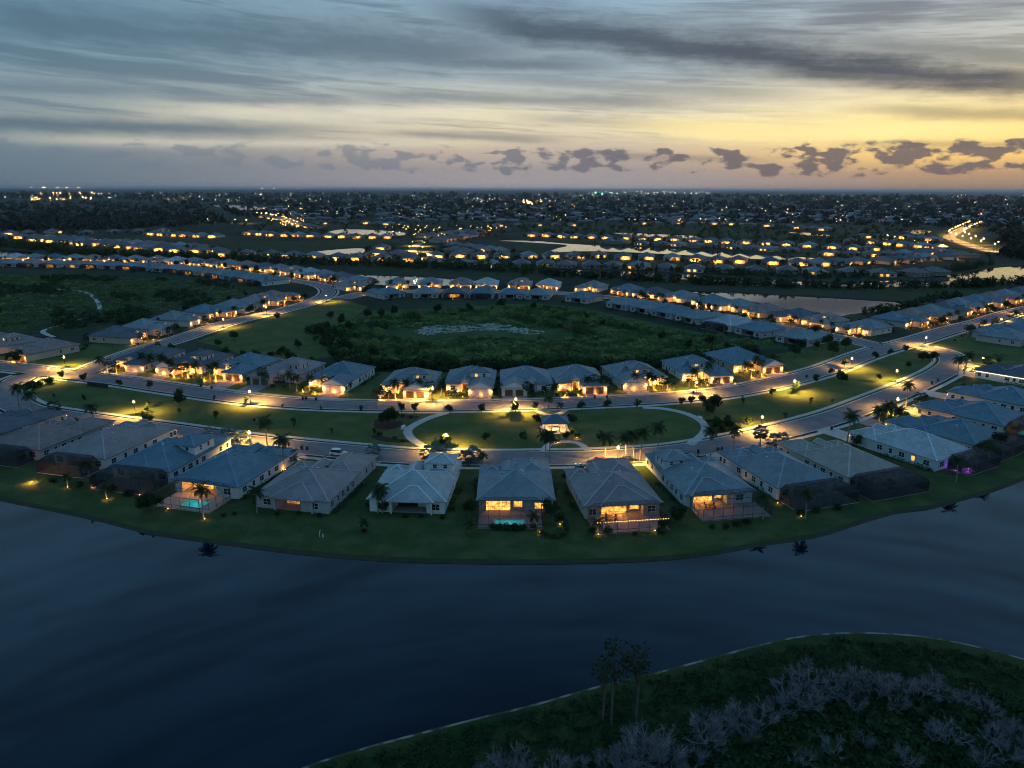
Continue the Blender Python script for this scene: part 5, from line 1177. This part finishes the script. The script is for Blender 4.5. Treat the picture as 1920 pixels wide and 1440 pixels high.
# gardens of the crescents
BACK = []
for c, k, o in MIDPOS:
    far = c.length
    for j in range(5 if far < 420 else 3):
        a = o.rotation_euler.z; t = random.choice([0.05, 0.25, 0.5, 0.8, 0.98]); q = hpt(o, 16.5*t, 23+random.uniform(1, 5))
        kk = random.choice(['queen', 'cabbage', 'small', 'lbush', 'oak']); plant(pick(kk, 2), q, random.uniform(0.55, 0.95), {'queen': 'feathery palm', 'cabbage': 'fan leaved palm', 'small': 'low palm', 'lbush': 'pale shrub', 'oak': 'dark leafy tree'}[kk] + ' before the ' + o['group'], 'shrub' if kk == 'lbush' else ('tree' if kk == 'oak' else 'palm tree'), 'front garden plants of the crescents')
    if specs[k][3] > 1.0:
        for t in (0.3,): q = hpt(o, 16.5*t, 25.5); uplight(q.x, q.y, 420, 'small ground spotlight before the ' + o['group'], 'spotlights of the crescents')
    for j in range(5): BACK.append(tuple(hpt(o, 16.5*random.random(), -random.uniform(1.5, 8)))[:2])
# fountain
def fountain(px, h, label):
    R = empty('fountain', G(*px, WZ)); R.location.z = WZ; r = random.Random(3); Q = []
    MB().lathe([(1.4, -0.1), (1.4, 0.12), (1.0, 0.2), (0.4, 0.25)], 12).obj('float', 'black_metal', R)
    for k in range(16):
        a = 2*math.pi*k/16; out = 3.2 if k % 2 else 1.6; hh = h*(0.7 if k % 2 else 1.0); pts = []
        for s in range(9): t = s/8; pts.append((out*t*math.cos(a), out*t*math.sin(a), 0.2+hh*4*t*(1-t)*0.9+0.0))
        m = MB().tube(pts, [0.05+0.10*(s/8) for s in range(9)], 4, False); Q.append(m)
    big = MB()
    for m in Q: big.add(m.v, m.f)
    big.tube([(0, 0, 0.2), (0, 0, h*0.6), (0, 0, h)], [0.3, 0.22, 0.05], 6)
    big.obj('water_jets', 'spray', R); plight('fountain_light', R, (0, -1.5, 0.8), 500, SOFT, 0.5)
    tag(R, label, 'fountain')
pmat('spray', (0.8, 0.82, 0.85), 0.5)
fountain((778, 529), 5.0, 'lit fountain jets in the pond behind the houses')
# ------------------------------------------------------------------ wetland, berms, woods (uncountable growth)
def scatter(name, bases, pos, scl, mat, zjit=0.0, seed=1):
    rng = np.random.default_rng(seed); out = []
    k = rng.integers(0, len(bases), len(pos)); a = rng.random(len(pos))*6.283
    for b in range(len(bases)):
        idx = np.where(k == b)[0]
        if not len(idx): continue
        V = bases[b]; c, s = np.cos(a[idx])[:, None, None], np.sin(a[idx])[:, None, None]
        S = scl[idx][:, None, None] if scl.ndim == 1 else None
        X = (V[None, ..., 0]*c - V[None, ..., 1]*s)*S + pos[idx, 0][:, None, None]
        Y = (V[None, ..., 0]*s + V[None, ..., 1]*c)*S + pos[idx, 1][:, None, None]
        Z = V[None, ..., 2]*S*(0.8+0.4*rng.random(len(idx)))[:, None, None] + np.zeros_like(X)
        out.append(np.stack([X, Y, Z], -1).reshape(-1, 4, 3))
    me = quads(name, np.concatenate(out), mat); o = mobj(name, me); return tag(o, kind='stuff')
def rand_in(poly, n, seed):
    rng = np.random.default_rng(seed); xs = [p.x for p in poly]; ys = [p.y for p in poly]; out = []
    while len(out) < n:
        x, y = rng.uniform(min(xs), max(xs)), rng.uniform(min(ys), max(ys))
        if inside(x, y, poly) and not in_water(x, y): out.append((x, y))
    return np.array(out)
rng = np.random.default_rng(77)
def clump(n, rx, rz, size, seed):
    r = np.random.default_rng(seed); V = leaf_quads(n, [((0, 0, rz*0.5), (rx, rx, rz*0.55)), ((rx*0.5, rx*0.2, rz*0.7), (rx*0.5, rx*0.5, rz*0.4)), ((-rx*0.4, rx*0.4, rz*0.55), (rx*0.5, rx*0.5, rz*0.35))], size, r); V[..., 2] = np.maximum(V[..., 2], 0.0); return V
SH_ = [clump(70, 1.5, 2.2, 0.38, 5+i) for i in range(4)]
LOW = [clump(36, 1.3, 0.8, 0.34, 15+i) for i in range(3)]
mpoly = [q for n, q in polys if n == 'marsh_pond'][0]
mc = sum((Vector((q.x, q.y, 0)) for q in mpoly), Vector())/len(mpoly)
def near_marsh(x, y): return min((Vector((x, y, 0))-q).length for q in mpoly[::3]) < (17 if y < mc.y+4 else 5)
wl = PX((615, 615), (680, 596), (760, 590), (900, 578), (1000, 575), (1090, 585), (1220, 612), (1340, 636), (1440, 648), (1390, 658), (1250, 682), (1000, 688), (760, 688), (650, 688), (628, 660))
P = rand_in(wl, 3400, 3)
dn = np.array([math.sin(x*0.07)+math.sin(y*0.05+x*0.03)+0.8*math.sin(x*0.19+y*0.11) for x, y in P])
nm = np.array([near_marsh(x, y) for x, y in P]); tall = (dn > 0.55) & ~nm; low = (dn <= 0.55) & ~nm; mini = nm & (rng.random(len(P)) < 0.5) & (P[:, 1] > mc.y)
scatter('wetland_shrubs', SH_, P[tall], rng.uniform(0.6, 1.4, tall.sum()), 'leaf_wet', seed=2)
scatter('wetland_undergrowth', LOW, P[low], rng.uniform(0.6, 1.5, low.sum()), 'leaf_wet', seed=3)
scatter('marsh_edge_growth', LOW, P[mini], rng.uniform(0.3, 0.6, mini.sum()), 'leaf_wet', seed=6)
edge = smooth_line(PX((600, 618), (625, 640), (640, 665), (680, 686), (760, 689), (900, 690), (1050, 690), (1200, 688), (1300, 680), (1400, 662)), 2.2)
P = np.array([(p.x+rng.normal(0, 3), p.y+rng.normal(0, 3)) for p in edge for _ in range(3)])
scatter('wetland_edge_thicket', SH_, P, rng.uniform(0.9, 1.9, len(P)), 'leaf_dark', seed=4)
mp = [q for n, q in polys if n == 'marsh_pond'][0]
xs = [p.x for p in mp]; ys = [p.y for p in mp]; P = []
while len(P) < 800:
    x, y = rng.uniform(min(xs), max(xs)), rng.uniform(min(ys), max(ys))
    if inside(x, y, mp) and math.sin(x*0.4)+math.sin(y*0.7+x*0.2) > -0.9: P.append((x, y))
REED = [clump(14, 0.9, 0.55, 0.22, 25+i) for i in range(3)]
o = scatter('marsh_reeds', REED, np.array(P), rng.uniform(0.5, 1.2, len(P)), 'reed', seed=5); o.location.z = -0.15
lm = PX((-150, 520), (0, 517), (150, 519), (380, 527), (460, 541), (400, 572), (300, 598), (200, 612), (100, 618), (-150, 622))
P = rand_in(lm, 2200, 6); dn = np.array([math.sin(x*0.05)+math.sin(y*0.08+x*0.02)+0.8*math.sin(x*0.15+y*0.1) for x, y in P])
scatter('west_meadow_shrubs', SH_, P[dn > 0.7], rng.uniform(0.6, 1.5, (dn > 0.7).sum()), 'leaf_dark', seed=7)
scatter('west_meadow_undergrowth', LOW, P[dn <= 0.7], rng.uniform(0.5, 1.3, (dn <= 0.7).sum()), 'leaf_wet', seed=8)
for k, (x, y) in enumerate([(612, 620), (632, 640), (650, 660), (690, 600), (715, 598), (740, 594), (640, 610), (655, 622), (668, 640), (700, 672), (1100, 600), (1130, 612), (1240, 640), (1290, 655), (1330, 650), (820, 590), (880, 586), (940, 580), (1000, 582), (690, 684), (620, 600), (350, 592), (430, 566), (460, 556), (300, 610), (250, 622), (470, 590), (520, 600), (440, 640), (410, 652), (560, 655), (1500, 662), (1530, 655), (1560, 668), (1490, 672), (1550, 650), (1585, 656)]):
    plant(pick('oak', 3), G(x, y), random.uniform(0.55, 0.95), 'dark spreading tree at the edge of the %s' % ('west meadow' if x < 480 else ('green meadow' if x < 600 else ('hedge lawn' if x > 1480 else 'wetland'))), 'tree', 'trees round the wetland and meadows')
for o_, w_, d_, g_, f_ in STREET_ROW:
    for k in range(3): q = hpt(o_, random.uniform(-2, w_+2), -random.uniform(4, 10)); plant(pick('oak', 3), q, random.uniform(0.4, 0.75), 'dark tree in the back garden of ' + nick_of(o_), 'tree', 'back garden trees of the upper street')
o = plant('oak1', G(527, 672), 0.75, 'solitary uplit tree glowing brown at the meadow edge', 'tree'); q = G(527, 675); uplight(q.x, q.y, 120, 'spotlight under the solitary tree at the meadow edge', None)
for x, y in [(860, 690), (1290, 668), (1130, 690)]: q = G(x, y); plant('lbush1', q, 1.5, 'shrub lit red brown behind the upper street houses', 'shrub', 'lit shrubs behind the upper street'); uplight(q.x, q.y-1.0, 50, 'spotlight behind the upper street houses', 'spotlights behind the upper street', (1, .45, .2))
scatter('crescent_back_gardens', SH_, np.array(BACK), rng.uniform(0.4, 0.8, len(BACK)), 'leaf_dark', seed=10)
# berm tree belts beside the canals
TR = [clump(60, 2.2, 5.5, 0.7, 35+i) for i in range(4)]
def belt(name, pts, n, spread, smin, smax, mat='leaf_dark', bases=TR, seed=9):
    line = smooth_line(PX(*pts), 4.0); r = np.random.default_rng(seed); P = []
    while len(P) < n:
        p = line[r.integers(0, len(line))]; x, y = p.x+r.normal(0, spread), p.y+r.normal(0, spread)
        if not in_water(x, y): P.append((x, y))
    P = np.array(P); return scatter(name, bases, P, r.uniform(smin, smax, len(P)), mat, seed=seed)
belt('berm_trees', [(0, 460), (90, 470), (200, 480), (330, 486), (480, 489), (640, 497), (760, 500), (900, 506), (1020, 512)], 520, 7, 0.7, 1.5, seed=11)
belt('berm_trees', [(1040, 518), (1200, 526), (1360, 534), (1500, 539), (1620, 541), (1750, 540), (1900, 534), (2000, 528)], 420, 4, 0.5, 1.2, seed=12)
belt('canal_trees', [(1100, 505), (1300, 511), (1500, 521), (1650, 519), (1780, 508), (1850, 496)], 200, 5, 0.5, 1.1, seed=13)
belt('canal_trees', [(1640, 590), (1680, 585), (1710, 575), (1740, 566), (1800, 560)], 60, 4, 0.6, 1.1, seed=14)
# neighbourhoods beyond the canal
def far_house(rf, wl, lit):
    w, d, h = 16.5, 19.0, 3.2; R = empty('house'); MB().box(0, w, 0, d, 0, h).box(0.55*w, w-0.1, d-1, d+5, 0, h-0.05).obj('wall', wl, R)
    r, c = MB(), MB(); hip(r, c, 0, w, 0, d, h); hip(r, c, 0.55*w, w-0.1, d-4, d+5, h-0.04); ro = r.obj('roof', rf, R); c.obj('ridge_cap', rf+'_cap', ro)
    for x in (2.5, 6.0): window(R, x, d+0.02, 0.7, math.pi, 2.0, 1.8, 'lit_room' if lit else None)
    for x in (4.0, 9.0, 13.0): window(R, x, -0.02, 0.7, 0, 2.4, 2.0, 'lit_room' if lit and x < 10 else None)
    garage_door(R, 0.78*w, d+5.03, math.pi, 4.5, 'door_brown')
    if lit:
        lantern(R, 5.5, d+2.6, 1.3, 2600*lit); lantern(R, 0.6*w, d+5.3, 1.6, 0, glow=False); lantern(R, 2.0, d+0.3, 1.6, 0, glow=False)
        if lit > 1: lantern(R, 6.5, -2.0, 1.2, 1600*lit)
    R['category'] = 'house'; R['label'] = '%s roofed house with %s in the neighbourhood across the canal' % (ROOFWORD[rf], 'amber garden light' if lit else 'dark windows'); R['group'] = 'houses across the canal'
    remember(R); return R
ROOFWORD.update({'roof_far': 'dark grey', 'roof_far_brown': 'dull brown'})
FH = [far_house('roof_far', 'wall_tan', 1.0), far_house('roof_far_brown', 'wall_tan', 1.3), far_house('roof_far', 'wall_far', 0), far_house('roof_slate', 'wall_tan', 0.6), far_house('roof_dark', 'wall_tan', 1.6), far_house('roof_grey', 'wall_far', 0.0), far_house('roof_far_brown', 'wall_far', 0)]
FARPOS = []
LIT, DIM, MIX = [0, 1, 4, 0, 3, 4], [2, 6, 2, 3, 5], [0, 2, 1, 6, 3, 4, 2]
FAR_ROWS = [([(60, 452), (170, 461), (280, 470), (390, 476)], 1, LIT), ([(395, 481), (500, 482), (640, 488), (760, 491)], 1, LIT), ([(-40, 447), (80, 449), (160, 453)], 1, MIX), ([(270, 441), (330, 443), (400, 446)], 1, LIT),
 ([(150, 440), (260, 437), (340, 436)], 1, DIM), ([(455, 440), (520, 443), (620, 446), (730, 447)], 1, LIT), ([(490, 408), (530, 414), (560, 424), (585, 430)], 1, LIT), ([(700, 469), (750, 470)], 1, MIX), ([(690, 480), (755, 482)], 1, MIX),
 ([(830, 464), (880, 468), (930, 476)], 1, DIM), ([(830, 474), (880, 478)], 1, DIM), ([(830, 455), (860, 450), (900, 441)], 1, LIT), ([(800, 447), (850, 441), (910, 436)], 1, MIX),
 ([(810, 493), (900, 497), (960, 498), (1030, 498), (1090, 500), (1160, 501), (1250, 504), (1330, 507), (1420, 509), (1520, 512), (1620, 514), (1700, 514), (1780, 510), (1830, 500)], -1, [2, 6, 3, 2, 0, 6]),
 ([(800, 484), (890, 484), (960, 485), (1100, 484), (1160, 486), (1220, 487), (1290, 490), (1340, 493), (1400, 495), (1480, 498), (1560, 499), (1640, 496), (1720, 491), (1790, 485)], 1, LIT),
 ([(1130, 455), (1200, 458), (1280, 461), (1360, 465), (1440, 469), (1500, 472)], -1, [2, 6, 0, 2, 3]), ([(985, 443), (1040, 445), (1090, 447), (1150, 449), (1240, 451), (1330, 455), (1420, 459), (1500, 463), (1580, 468), (1660, 471)], 1, LIT),
 ([(1580, 455), (1640, 458), (1700, 463), (1760, 470)], 1, LIT), ([(1610, 446), (1680, 447), (1740, 452)], 1, MIX), ([(1800, 478), (1830, 485), (1760, 478)], 1, DIM), ([(1540, 478), (1620, 482), (1700, 481), (1770, 476)], 1, MIX),
 ([(600, 421), (690, 420), (760, 424)], 1, MIX), ([(930, 425), (1010, 424), (1090, 424)], 1, MIX), ([(1200, 421), (1330, 421), (1460, 426), (1560, 434)], 1, MIX), ([(0, 441), (60, 440), (130, 436)], 1, MIX), ([(180, 455), (300, 460), (400, 466)], -1, [2, 6, 3])]
FAR_WHERE = ['behind the northern berm', 'on the wooded berm', 'at the western pond', 'on the red lit lane', 'above the western pond', 'along the dark field', 'on the lamp lined hill', 'west of the curved street', 'inside the curved street', 'east of the curved street', 'below the curved street end', 'beside the curved street top', 'at the curved street end', 'backing onto the long canal', 'on the street behind the long canal', 'backing onto the long pond', 'behind the long pond', 'on the eastern loop', 'on the upper eastern loop', 'at the eastern tip', 'on the inner eastern loop', 'behind the white pond', 'behind the open field', 'on the distant ridge street', 'at the far western edge', 'on the far bank of the western pond']
for (pts, sgn, order), where in zip(FAR_ROWS, FAR_WHERE):
    line = smooth_line(PX(*pts), 4.0); N = normals2(line); acc = 0; nxt = 6; i = 0
    for j in range(1, len(line)):
        acc += (line[j]-line[j-1]).length
        if acc < nxt: continue
        nxt = acc + random.uniform(19.0, 27) * (1.0 if line[j].length < 1300 else 1.5)
        n = N[j] if N[j].y < 0 else -N[j]; f = n*sgn; p = line[j]; c = p - f*10
        if in_water(c.x, c.y) or in_water(p.x, p.y) or any((c-q).length < 18 for q in FARPOS) or len(FARPOS) > 295: continue
        a = math.atan2(f.y, f.x) - math.pi/2 + random.gauss(0, 0.12); p = p + f*random.uniform(-5, 4); ux, uy = Vector((math.cos(a), math.sin(a), 0)), Vector((-math.sin(a), math.cos(a), 0))
        FARPOS.append(c); fo = place(FH[order[i % len(order)]], p - ux*8 - uy*19, a); fo['label'] = fo['label'].replace('in the neighbourhood across the canal', where); fo['group'] = 'houses ' + where; i += 1
def kill(q):
    for c in KIDS.get(q.name, []): kill(c)
    bpy.data.objects.remove(q)
for q in FH: kill(q)
FT = [clump(22, 2.6, 4.5, 1.1, 45+i) for i in range(4)]
P = np.array([(c.x+rng.normal(0, 14), c.y+rng.normal(0, 14)) for c in FARPOS for _ in range(11)]); P = P[[not in_water(x, y) for x, y in P]]
P = P[[min((Vector((x, y, 0))-c).length for c in FARPOS) > 11 for x, y in P]]
scatter('neighbourhood_trees', FT, P, rng.uniform(0.5, 1.1, len(P)), 'leaf_dark', seed=21)
# woods and suburbs towards the horizon
BT = [clump(16, 7, 8, 3.2, 55+i) for i in range(4)]
def px_region(poly, n, seed):
    r = np.random.default_rng(seed); out = []; pv = [Vector((a, b, 0)) for a, b in poly]; xs = [a for a, b in poly]; ys = [b for a, b in poly]
    while len(out) < n:
        x, y = r.uniform(min(xs), max(xs)), r.uniform(min(ys), max(ys))
        if inside(x, y, pv):
            q = G(x, y)
            if not in_water(q.x, q.y) and (not FARPOS or min(abs(q.x-c.x)+abs(q.y-c.y) for c in FARPOS) > 26): out.append((q.x, q.y))
    return np.array(out)
W = px_region([(-100, 380), (200, 378), (380, 386), (410, 400), (430, 420), (300, 428), (100, 434), (-100, 438)], 900, 31); scatter('western_wood', BT, W, rng.uniform(0.7, 1.5, len(W)), 'far_leaf', seed=31)
W = px_region([(-100, 362), (960, 364), (2020, 370), (2020, 440), (1850, 430), (1500, 420), (960, 416), (450, 410), (420, 392), (200, 372), (-100, 374)], 2600, 32); scatter('distant_woodland', BT, W, rng.uniform(0.6, 1.6, len(W))*np.clip(np.linalg.norm(W, axis=1)/2200, 0.6, 3.0), 'far_leaf', seed=32)
W = px_region([(1850, 430), (2020, 440), (2020, 490), (1920, 490), (1870, 478), (1880, 460)], 160, 33); scatter('eastern_wood', BT, W, rng.uniform(0.6, 1.2, len(W)), 'far_leaf', seed=33)
W = px_region([(420, 420), (800, 418), (1200, 420), (1500, 428), (1750, 428), (1780, 440), (1750, 470), (1500, 462), (1200, 452), (1000, 440), (800, 440), (450, 436)], 420, 34); scatter('suburb_trees', FT, W, rng.uniform(0.9, 1.8, len(W)), 'leaf_dark', seed=34)
# roofs of the suburbs near the horizon, too small to tell apart
def roofs(name, P, mat, seed):
    r = np.random.default_rng(seed); mb = MB()
    for x, y in P:
        w, d, h = r.uniform(9, 16), r.uniform(7, 11), r.uniform(2.8, 4); e = 3.0
        mb.add([(x-w,y-d,0),(x+w,y-d,0),(x+w,y+d,0),(x-w,y+d,0),(x-w,y-d,h),(x+w,y-d,h),(x+w,y+d,h),(x-w,y+d,h),(x-w+d,y,h+e),(x+w-d,y,h+e)], [(0,1,5,4),(1,2,6,5),(2,3,7,6),(3,0,4,7),(4,5,9,8),(6,7,8,9),(7,4,8),(5,6,9)])
    return tag(mb.obj(name, mat), kind='stuff')
roofs('distant_suburb_roofs', px_region([(450, 380), (960, 376), (1500, 380), (2000, 388), (2000, 425), (1500, 416), (960, 418), (560, 412)], 420, 41), 'roof_far', 41)
roofs('distant_suburb_roofs', px_region([(450, 372), (960, 370), (1500, 374), (1920, 378), (1920, 420), (1500, 414), (960, 416), (560, 404)], 200, 42), 'roof_grey', 42)
# lights of the distance
def lights(name, P, sizes, mat, z=(3, 7), seed=1):
    r = np.random.default_rng(seed); mb = MB()
    for (x, y), s in zip(P, sizes):
        h = r.uniform(*z); mb.lathe([(s*0.25, -s), (s, -s*0.3), (s, s*0.3), (s*0.25, s)], 5, (x, y, h))
    return tag(mb.obj(name, mat), kind='stuff')
emat('city_warm', (1.0, 0.62, 0.25), 9.0); emat('city_white', (1.0, 0.85, 0.62), 9.0); emat('city_red', (1.0, 0.16, 0.10), 8.0); emat('city_green', (0.2, 1.0, 0.7), 6.0); emat('city_orange', (1.0, 0.5, 0.12), 10.0)
def size_for(P, k): return np.clip(np.linalg.norm(P, axis=1)*k, 0.25, 40)
def city(poly, n, mat, k, seed):
    P = px_region(poly, n, seed); r = np.random.default_rng(seed); lights('distant_lights', P, size_for(P, k)*r.uniform(0.4, 1.25, len(P)), mat, seed=seed)
city([(0, 362), (1920, 366), (1920, 376), (0, 372)], 120, 'city_warm', 0.00048*0.62, 51)
city([(0, 362), (1200, 364), (1200, 378), (0, 372)], 90, 'city_white', 0.00042*0.62, 52)
city([(50, 361), (180, 361), (185, 376), (60, 378)], 34, 'city_orange', 0.00055, 53)
city([(860, 372), (1040, 374), (1060, 379), (900, 380)], 40, 'city_white', 0.0006*0.62, 54)
city([(980, 377), (1015, 377), (1015, 384), (980, 384)], 26, 'city_orange', 0.0010, 55)
city([(500, 376), (1920, 380), (1920, 420), (1200, 420), (560, 412)], 190, 'city_warm', 0.00055*0.62, 56)
city([(1100, 358), (1330, 359), (1340, 364), (1100, 364)], 50, 'city_white', 0.0006*0.62, 57)
city([(1105, 361), (1150, 361), (1150, 365), (1105, 365)], 8, 'city_green', 0.0007, 58)
city([(200, 372), (640, 374), (640, 380), (420, 380), (200, 374)], 60, 'city_white', 0.0004*0.62, 59)
city([(1500, 372), (1920, 376), (1920, 430), (1860, 430), (1500, 410)], 60, 'city_red', 0.00035*0.62, 60)
city([(480, 402), (545, 404), (590, 428), (540, 432)], 46, 'city_orange', 0.00045, 61)
city([(700, 428), (960, 426), (960, 436), (800, 450), (740, 446)], 50, 'city_orange', 0.0004, 62)
# stadium masts, radio mast
def mast(px, h, mat, label, cat, rad_, name):
    p = G(*px); R = empty(name, p); n = 6
    MB().tube([(0, 0, 0), (0, 0, h)], [h*0.012, h*0.006], 4).obj('pole', 'black_metal', R)
    if name == 'radio_mast':
        for i in range(1, 5): MB().lathe([(rad_*.3, -rad_), (rad_, 0), (rad_*.3, rad_)], 6, (0, 0, h*i/4)).obj('beacon', mat, R)
        for a in (0, 2.1, 4.2): MB().bar((0, 0, h*0.9), (h*0.4*math.cos(a), h*0.4*math.sin(a), 0), h*0.003).obj('guy_wire', 'black_metal', R)
    else:
        MB().box(-rad_*1.6, rad_*1.6, -0.3, 0.3, h-rad_*0.8, h).obj('lamp_frame', 'black_metal', R)
        for x in (-1, 0, 1): MB().lathe([(rad_*.2, -rad_*.6), (rad_*.6, 0), (rad_*.2, rad_*.6)], 6, (x*rad_, -0.6, h-rad_*0.4)).obj('flood_lamp', mat, R)
    tag(R, label, cat, None if name == 'radio_mast' else 'floodlight masts on the horizon')
mast((665, 369), 132, 'bulb_red', 'tall thin radio mast with red beacons on the horizon', 'mast', 1.6, 'radio_mast')
for x in (62, 84, 87, 111, 128, 150): mast((x, 371), 72, 'city_orange', 'floodlight mast over the sports fields on the western horizon', 'mast', 3.2, 'floodlight_mast')
for x in (493, 515, 561): mast((x, 372), 71, 'city_orange', 'floodlight mast on the horizon beyond the distant lake', 'mast', 2.6, 'floodlight_mast')
# far street lamps
for pts, n, s in (([(1870, 472), (1830, 462), (1792, 450), (1778, 443), (1792, 434), (1818, 422)], 16, 2.0), ([(1880, 468), (1845, 460), (1812, 448), (1806, 442), (1815, 434), (1840, 422)], 14, 2.0), ([(790, 490), (768, 470), (780, 457), (810, 448)], 4, 1.2), ([(805, 490), (792, 470), (800, 459), (830, 450)], 4, 1.2), ([(1660, 448), (1690, 455), (1730, 462), (1780, 470)], 6, 1.4), ([(560, 424), (530, 412), (495, 405)], 8, 1.8), ([(1180, 418), (1300, 417), (1420, 420), (1500, 424)], 8, 1.8), ([(380, 418), (410, 417), (470, 420)], 4, 1.8)):
    L = smooth_line(PX(*pts), 5.0)
    for i in range(n):
        p = L[int((i+0.5)/n*(len(L)-1))]
        if not in_water(p.x, p.y): o = place(lampF, p, 0, s, 'distant lit street lamp beyond the canal', 'street lamps beyond the canal'); o['category'] = 'street lamp'
kill(lampP); kill(lampF); kill(bp)
# ------------------------------------------------------------------ near bank: bare shrubs and slender trees
GB = 'bare grey shrubs on the near bank'
for x, y, s in [(1330, 1405, 1.35), (1318, 1385, 1.1), (1350, 1390, 1.0), (1380, 1365, 1.0), (1420, 1372, 1.15), (1400, 1390, 0.9), (1450, 1350, 1.0), (1480, 1340, 1.0), (1470, 1310, 0.9), (1500, 1305, 1.05), (1520, 1290, 1.0), (1540, 1320, 1.0), (1560, 1300, 0.9), (1590, 1305, 1.0), (1610, 1290, 0.9), (1640, 1310, 1.0), (1660, 1300, 0.9), (1690, 1305, 1.0), (1720, 1312, 1.0), (1745, 1300, 0.9), (1770, 1320, 0.8), (1600, 1335, 0.8), (1505, 1335, 0.9), (1680, 1335, 0.8),
                (1200, 1440, 1.2), (1215, 1425, 1.3), (1180, 1450, 1.1), (1160, 1455, 1.1), (1240, 1440, 1.2), (1140, 1450, 0.9), (1290, 1450, 1.1), (1260, 1460, 1.0), (960, 1470, 1.1), (930, 1460, 0.9), (985, 1465, 1.0), (1040, 1460, 0.9), (1080, 1455, 0.8), (1780, 1400, 0.9), (1750, 1390, 0.8), (1860, 1400, 0.9), (1890, 1430, 1.0), (1840, 1440, 0.9), (1800, 1330, 0.8), (1850, 1345, 0.8), (1880, 1380, 0.8), (1910, 1405, 0.9), (1620, 1400, 0.6), (1560, 1420, 0.8), (1500, 1440, 0.8), (1700, 1440, 0.8)]:
    plant(pick('twig', 4), G(x, y), s*random.uniform(0.9, 1.1), '%s leafless grey shrub %s on the near bank' % ('tall' if s > 1.05 else ('low' if s < 0.86 else 'medium'), 'below the slender trees' if x < 1300 else ('beside the waterline thicket' if y < 1345 else 'in the dark undergrowth')), 'shrub', GB)
for x, y, k, s, lb in [(1150, 1358, 'pine0', 1.0, 'tall slender tree with a sparse crown at the near bank'), (1128, 1352, 'pine1', 0.80, 'shorter forked slender tree at the near bank'), (1190, 1350, 'pine1', 0.95, 'slender leaning tree beside the tallest one at the near bank')]: plant(k, G(x, y), s, lb, 'tree')
nb = PX((1420, 1400), (1480, 1310), (1560, 1275), (1760, 1280), (1900, 1310), (2050, 1400), (2050, 1500), (900, 1500), (1200, 1420), (1300, 1380))
P = rand_in(nb, 900, 61); scatter('near_bank_undergrowth', LOW, P, rng.uniform(0.5, 1.3, len(P)), 'leaf_dark', seed=61)
nb2 = PX((600, 1440), (800, 1385), (1000, 1335), (1250, 1270), (1420, 1225), (1580, 1200), (1750, 1210), (1920, 1250), (1920, 1300), (1560, 1275), (1400, 1380), (1200, 1420), (900, 1500), (600, 1500))
GR = [clump(10, 0.8, 0.35, 0.2, 70+i) for i in range(3)]
P = rand_in(nb2, 2600, 62); scatter('near_bank_grass', GR, P, rng.uniform(0.5, 1.2, len(P)), 'leaf_dark', seed=62)
drop_protos()

# ------------------------------------------------------------------ evening haze
hz = MB().box(-125000, 125000, -125000, 125000, -2.1, 135.0).obj('haze', 'white_trim'); tag(hz, kind='stuff')
m = bpy.data.materials.new('haze'); m.use_nodes = True; nt = m.node_tree; nt.nodes.clear()
out = nt.nodes.new('ShaderNodeOutputMaterial'); pv = nt.nodes.new('ShaderNodeVolumePrincipled')
pv.inputs['Color'].default_value = (0.72, 0.78, 0.86, 1); pv.inputs['Density'].default_value = 2.6e-5; pv.inputs['Anisotropy'].default_value = 0.2
nt.links.new(pv.outputs[0], out.inputs['Volume']); hz.data.materials[0] = m
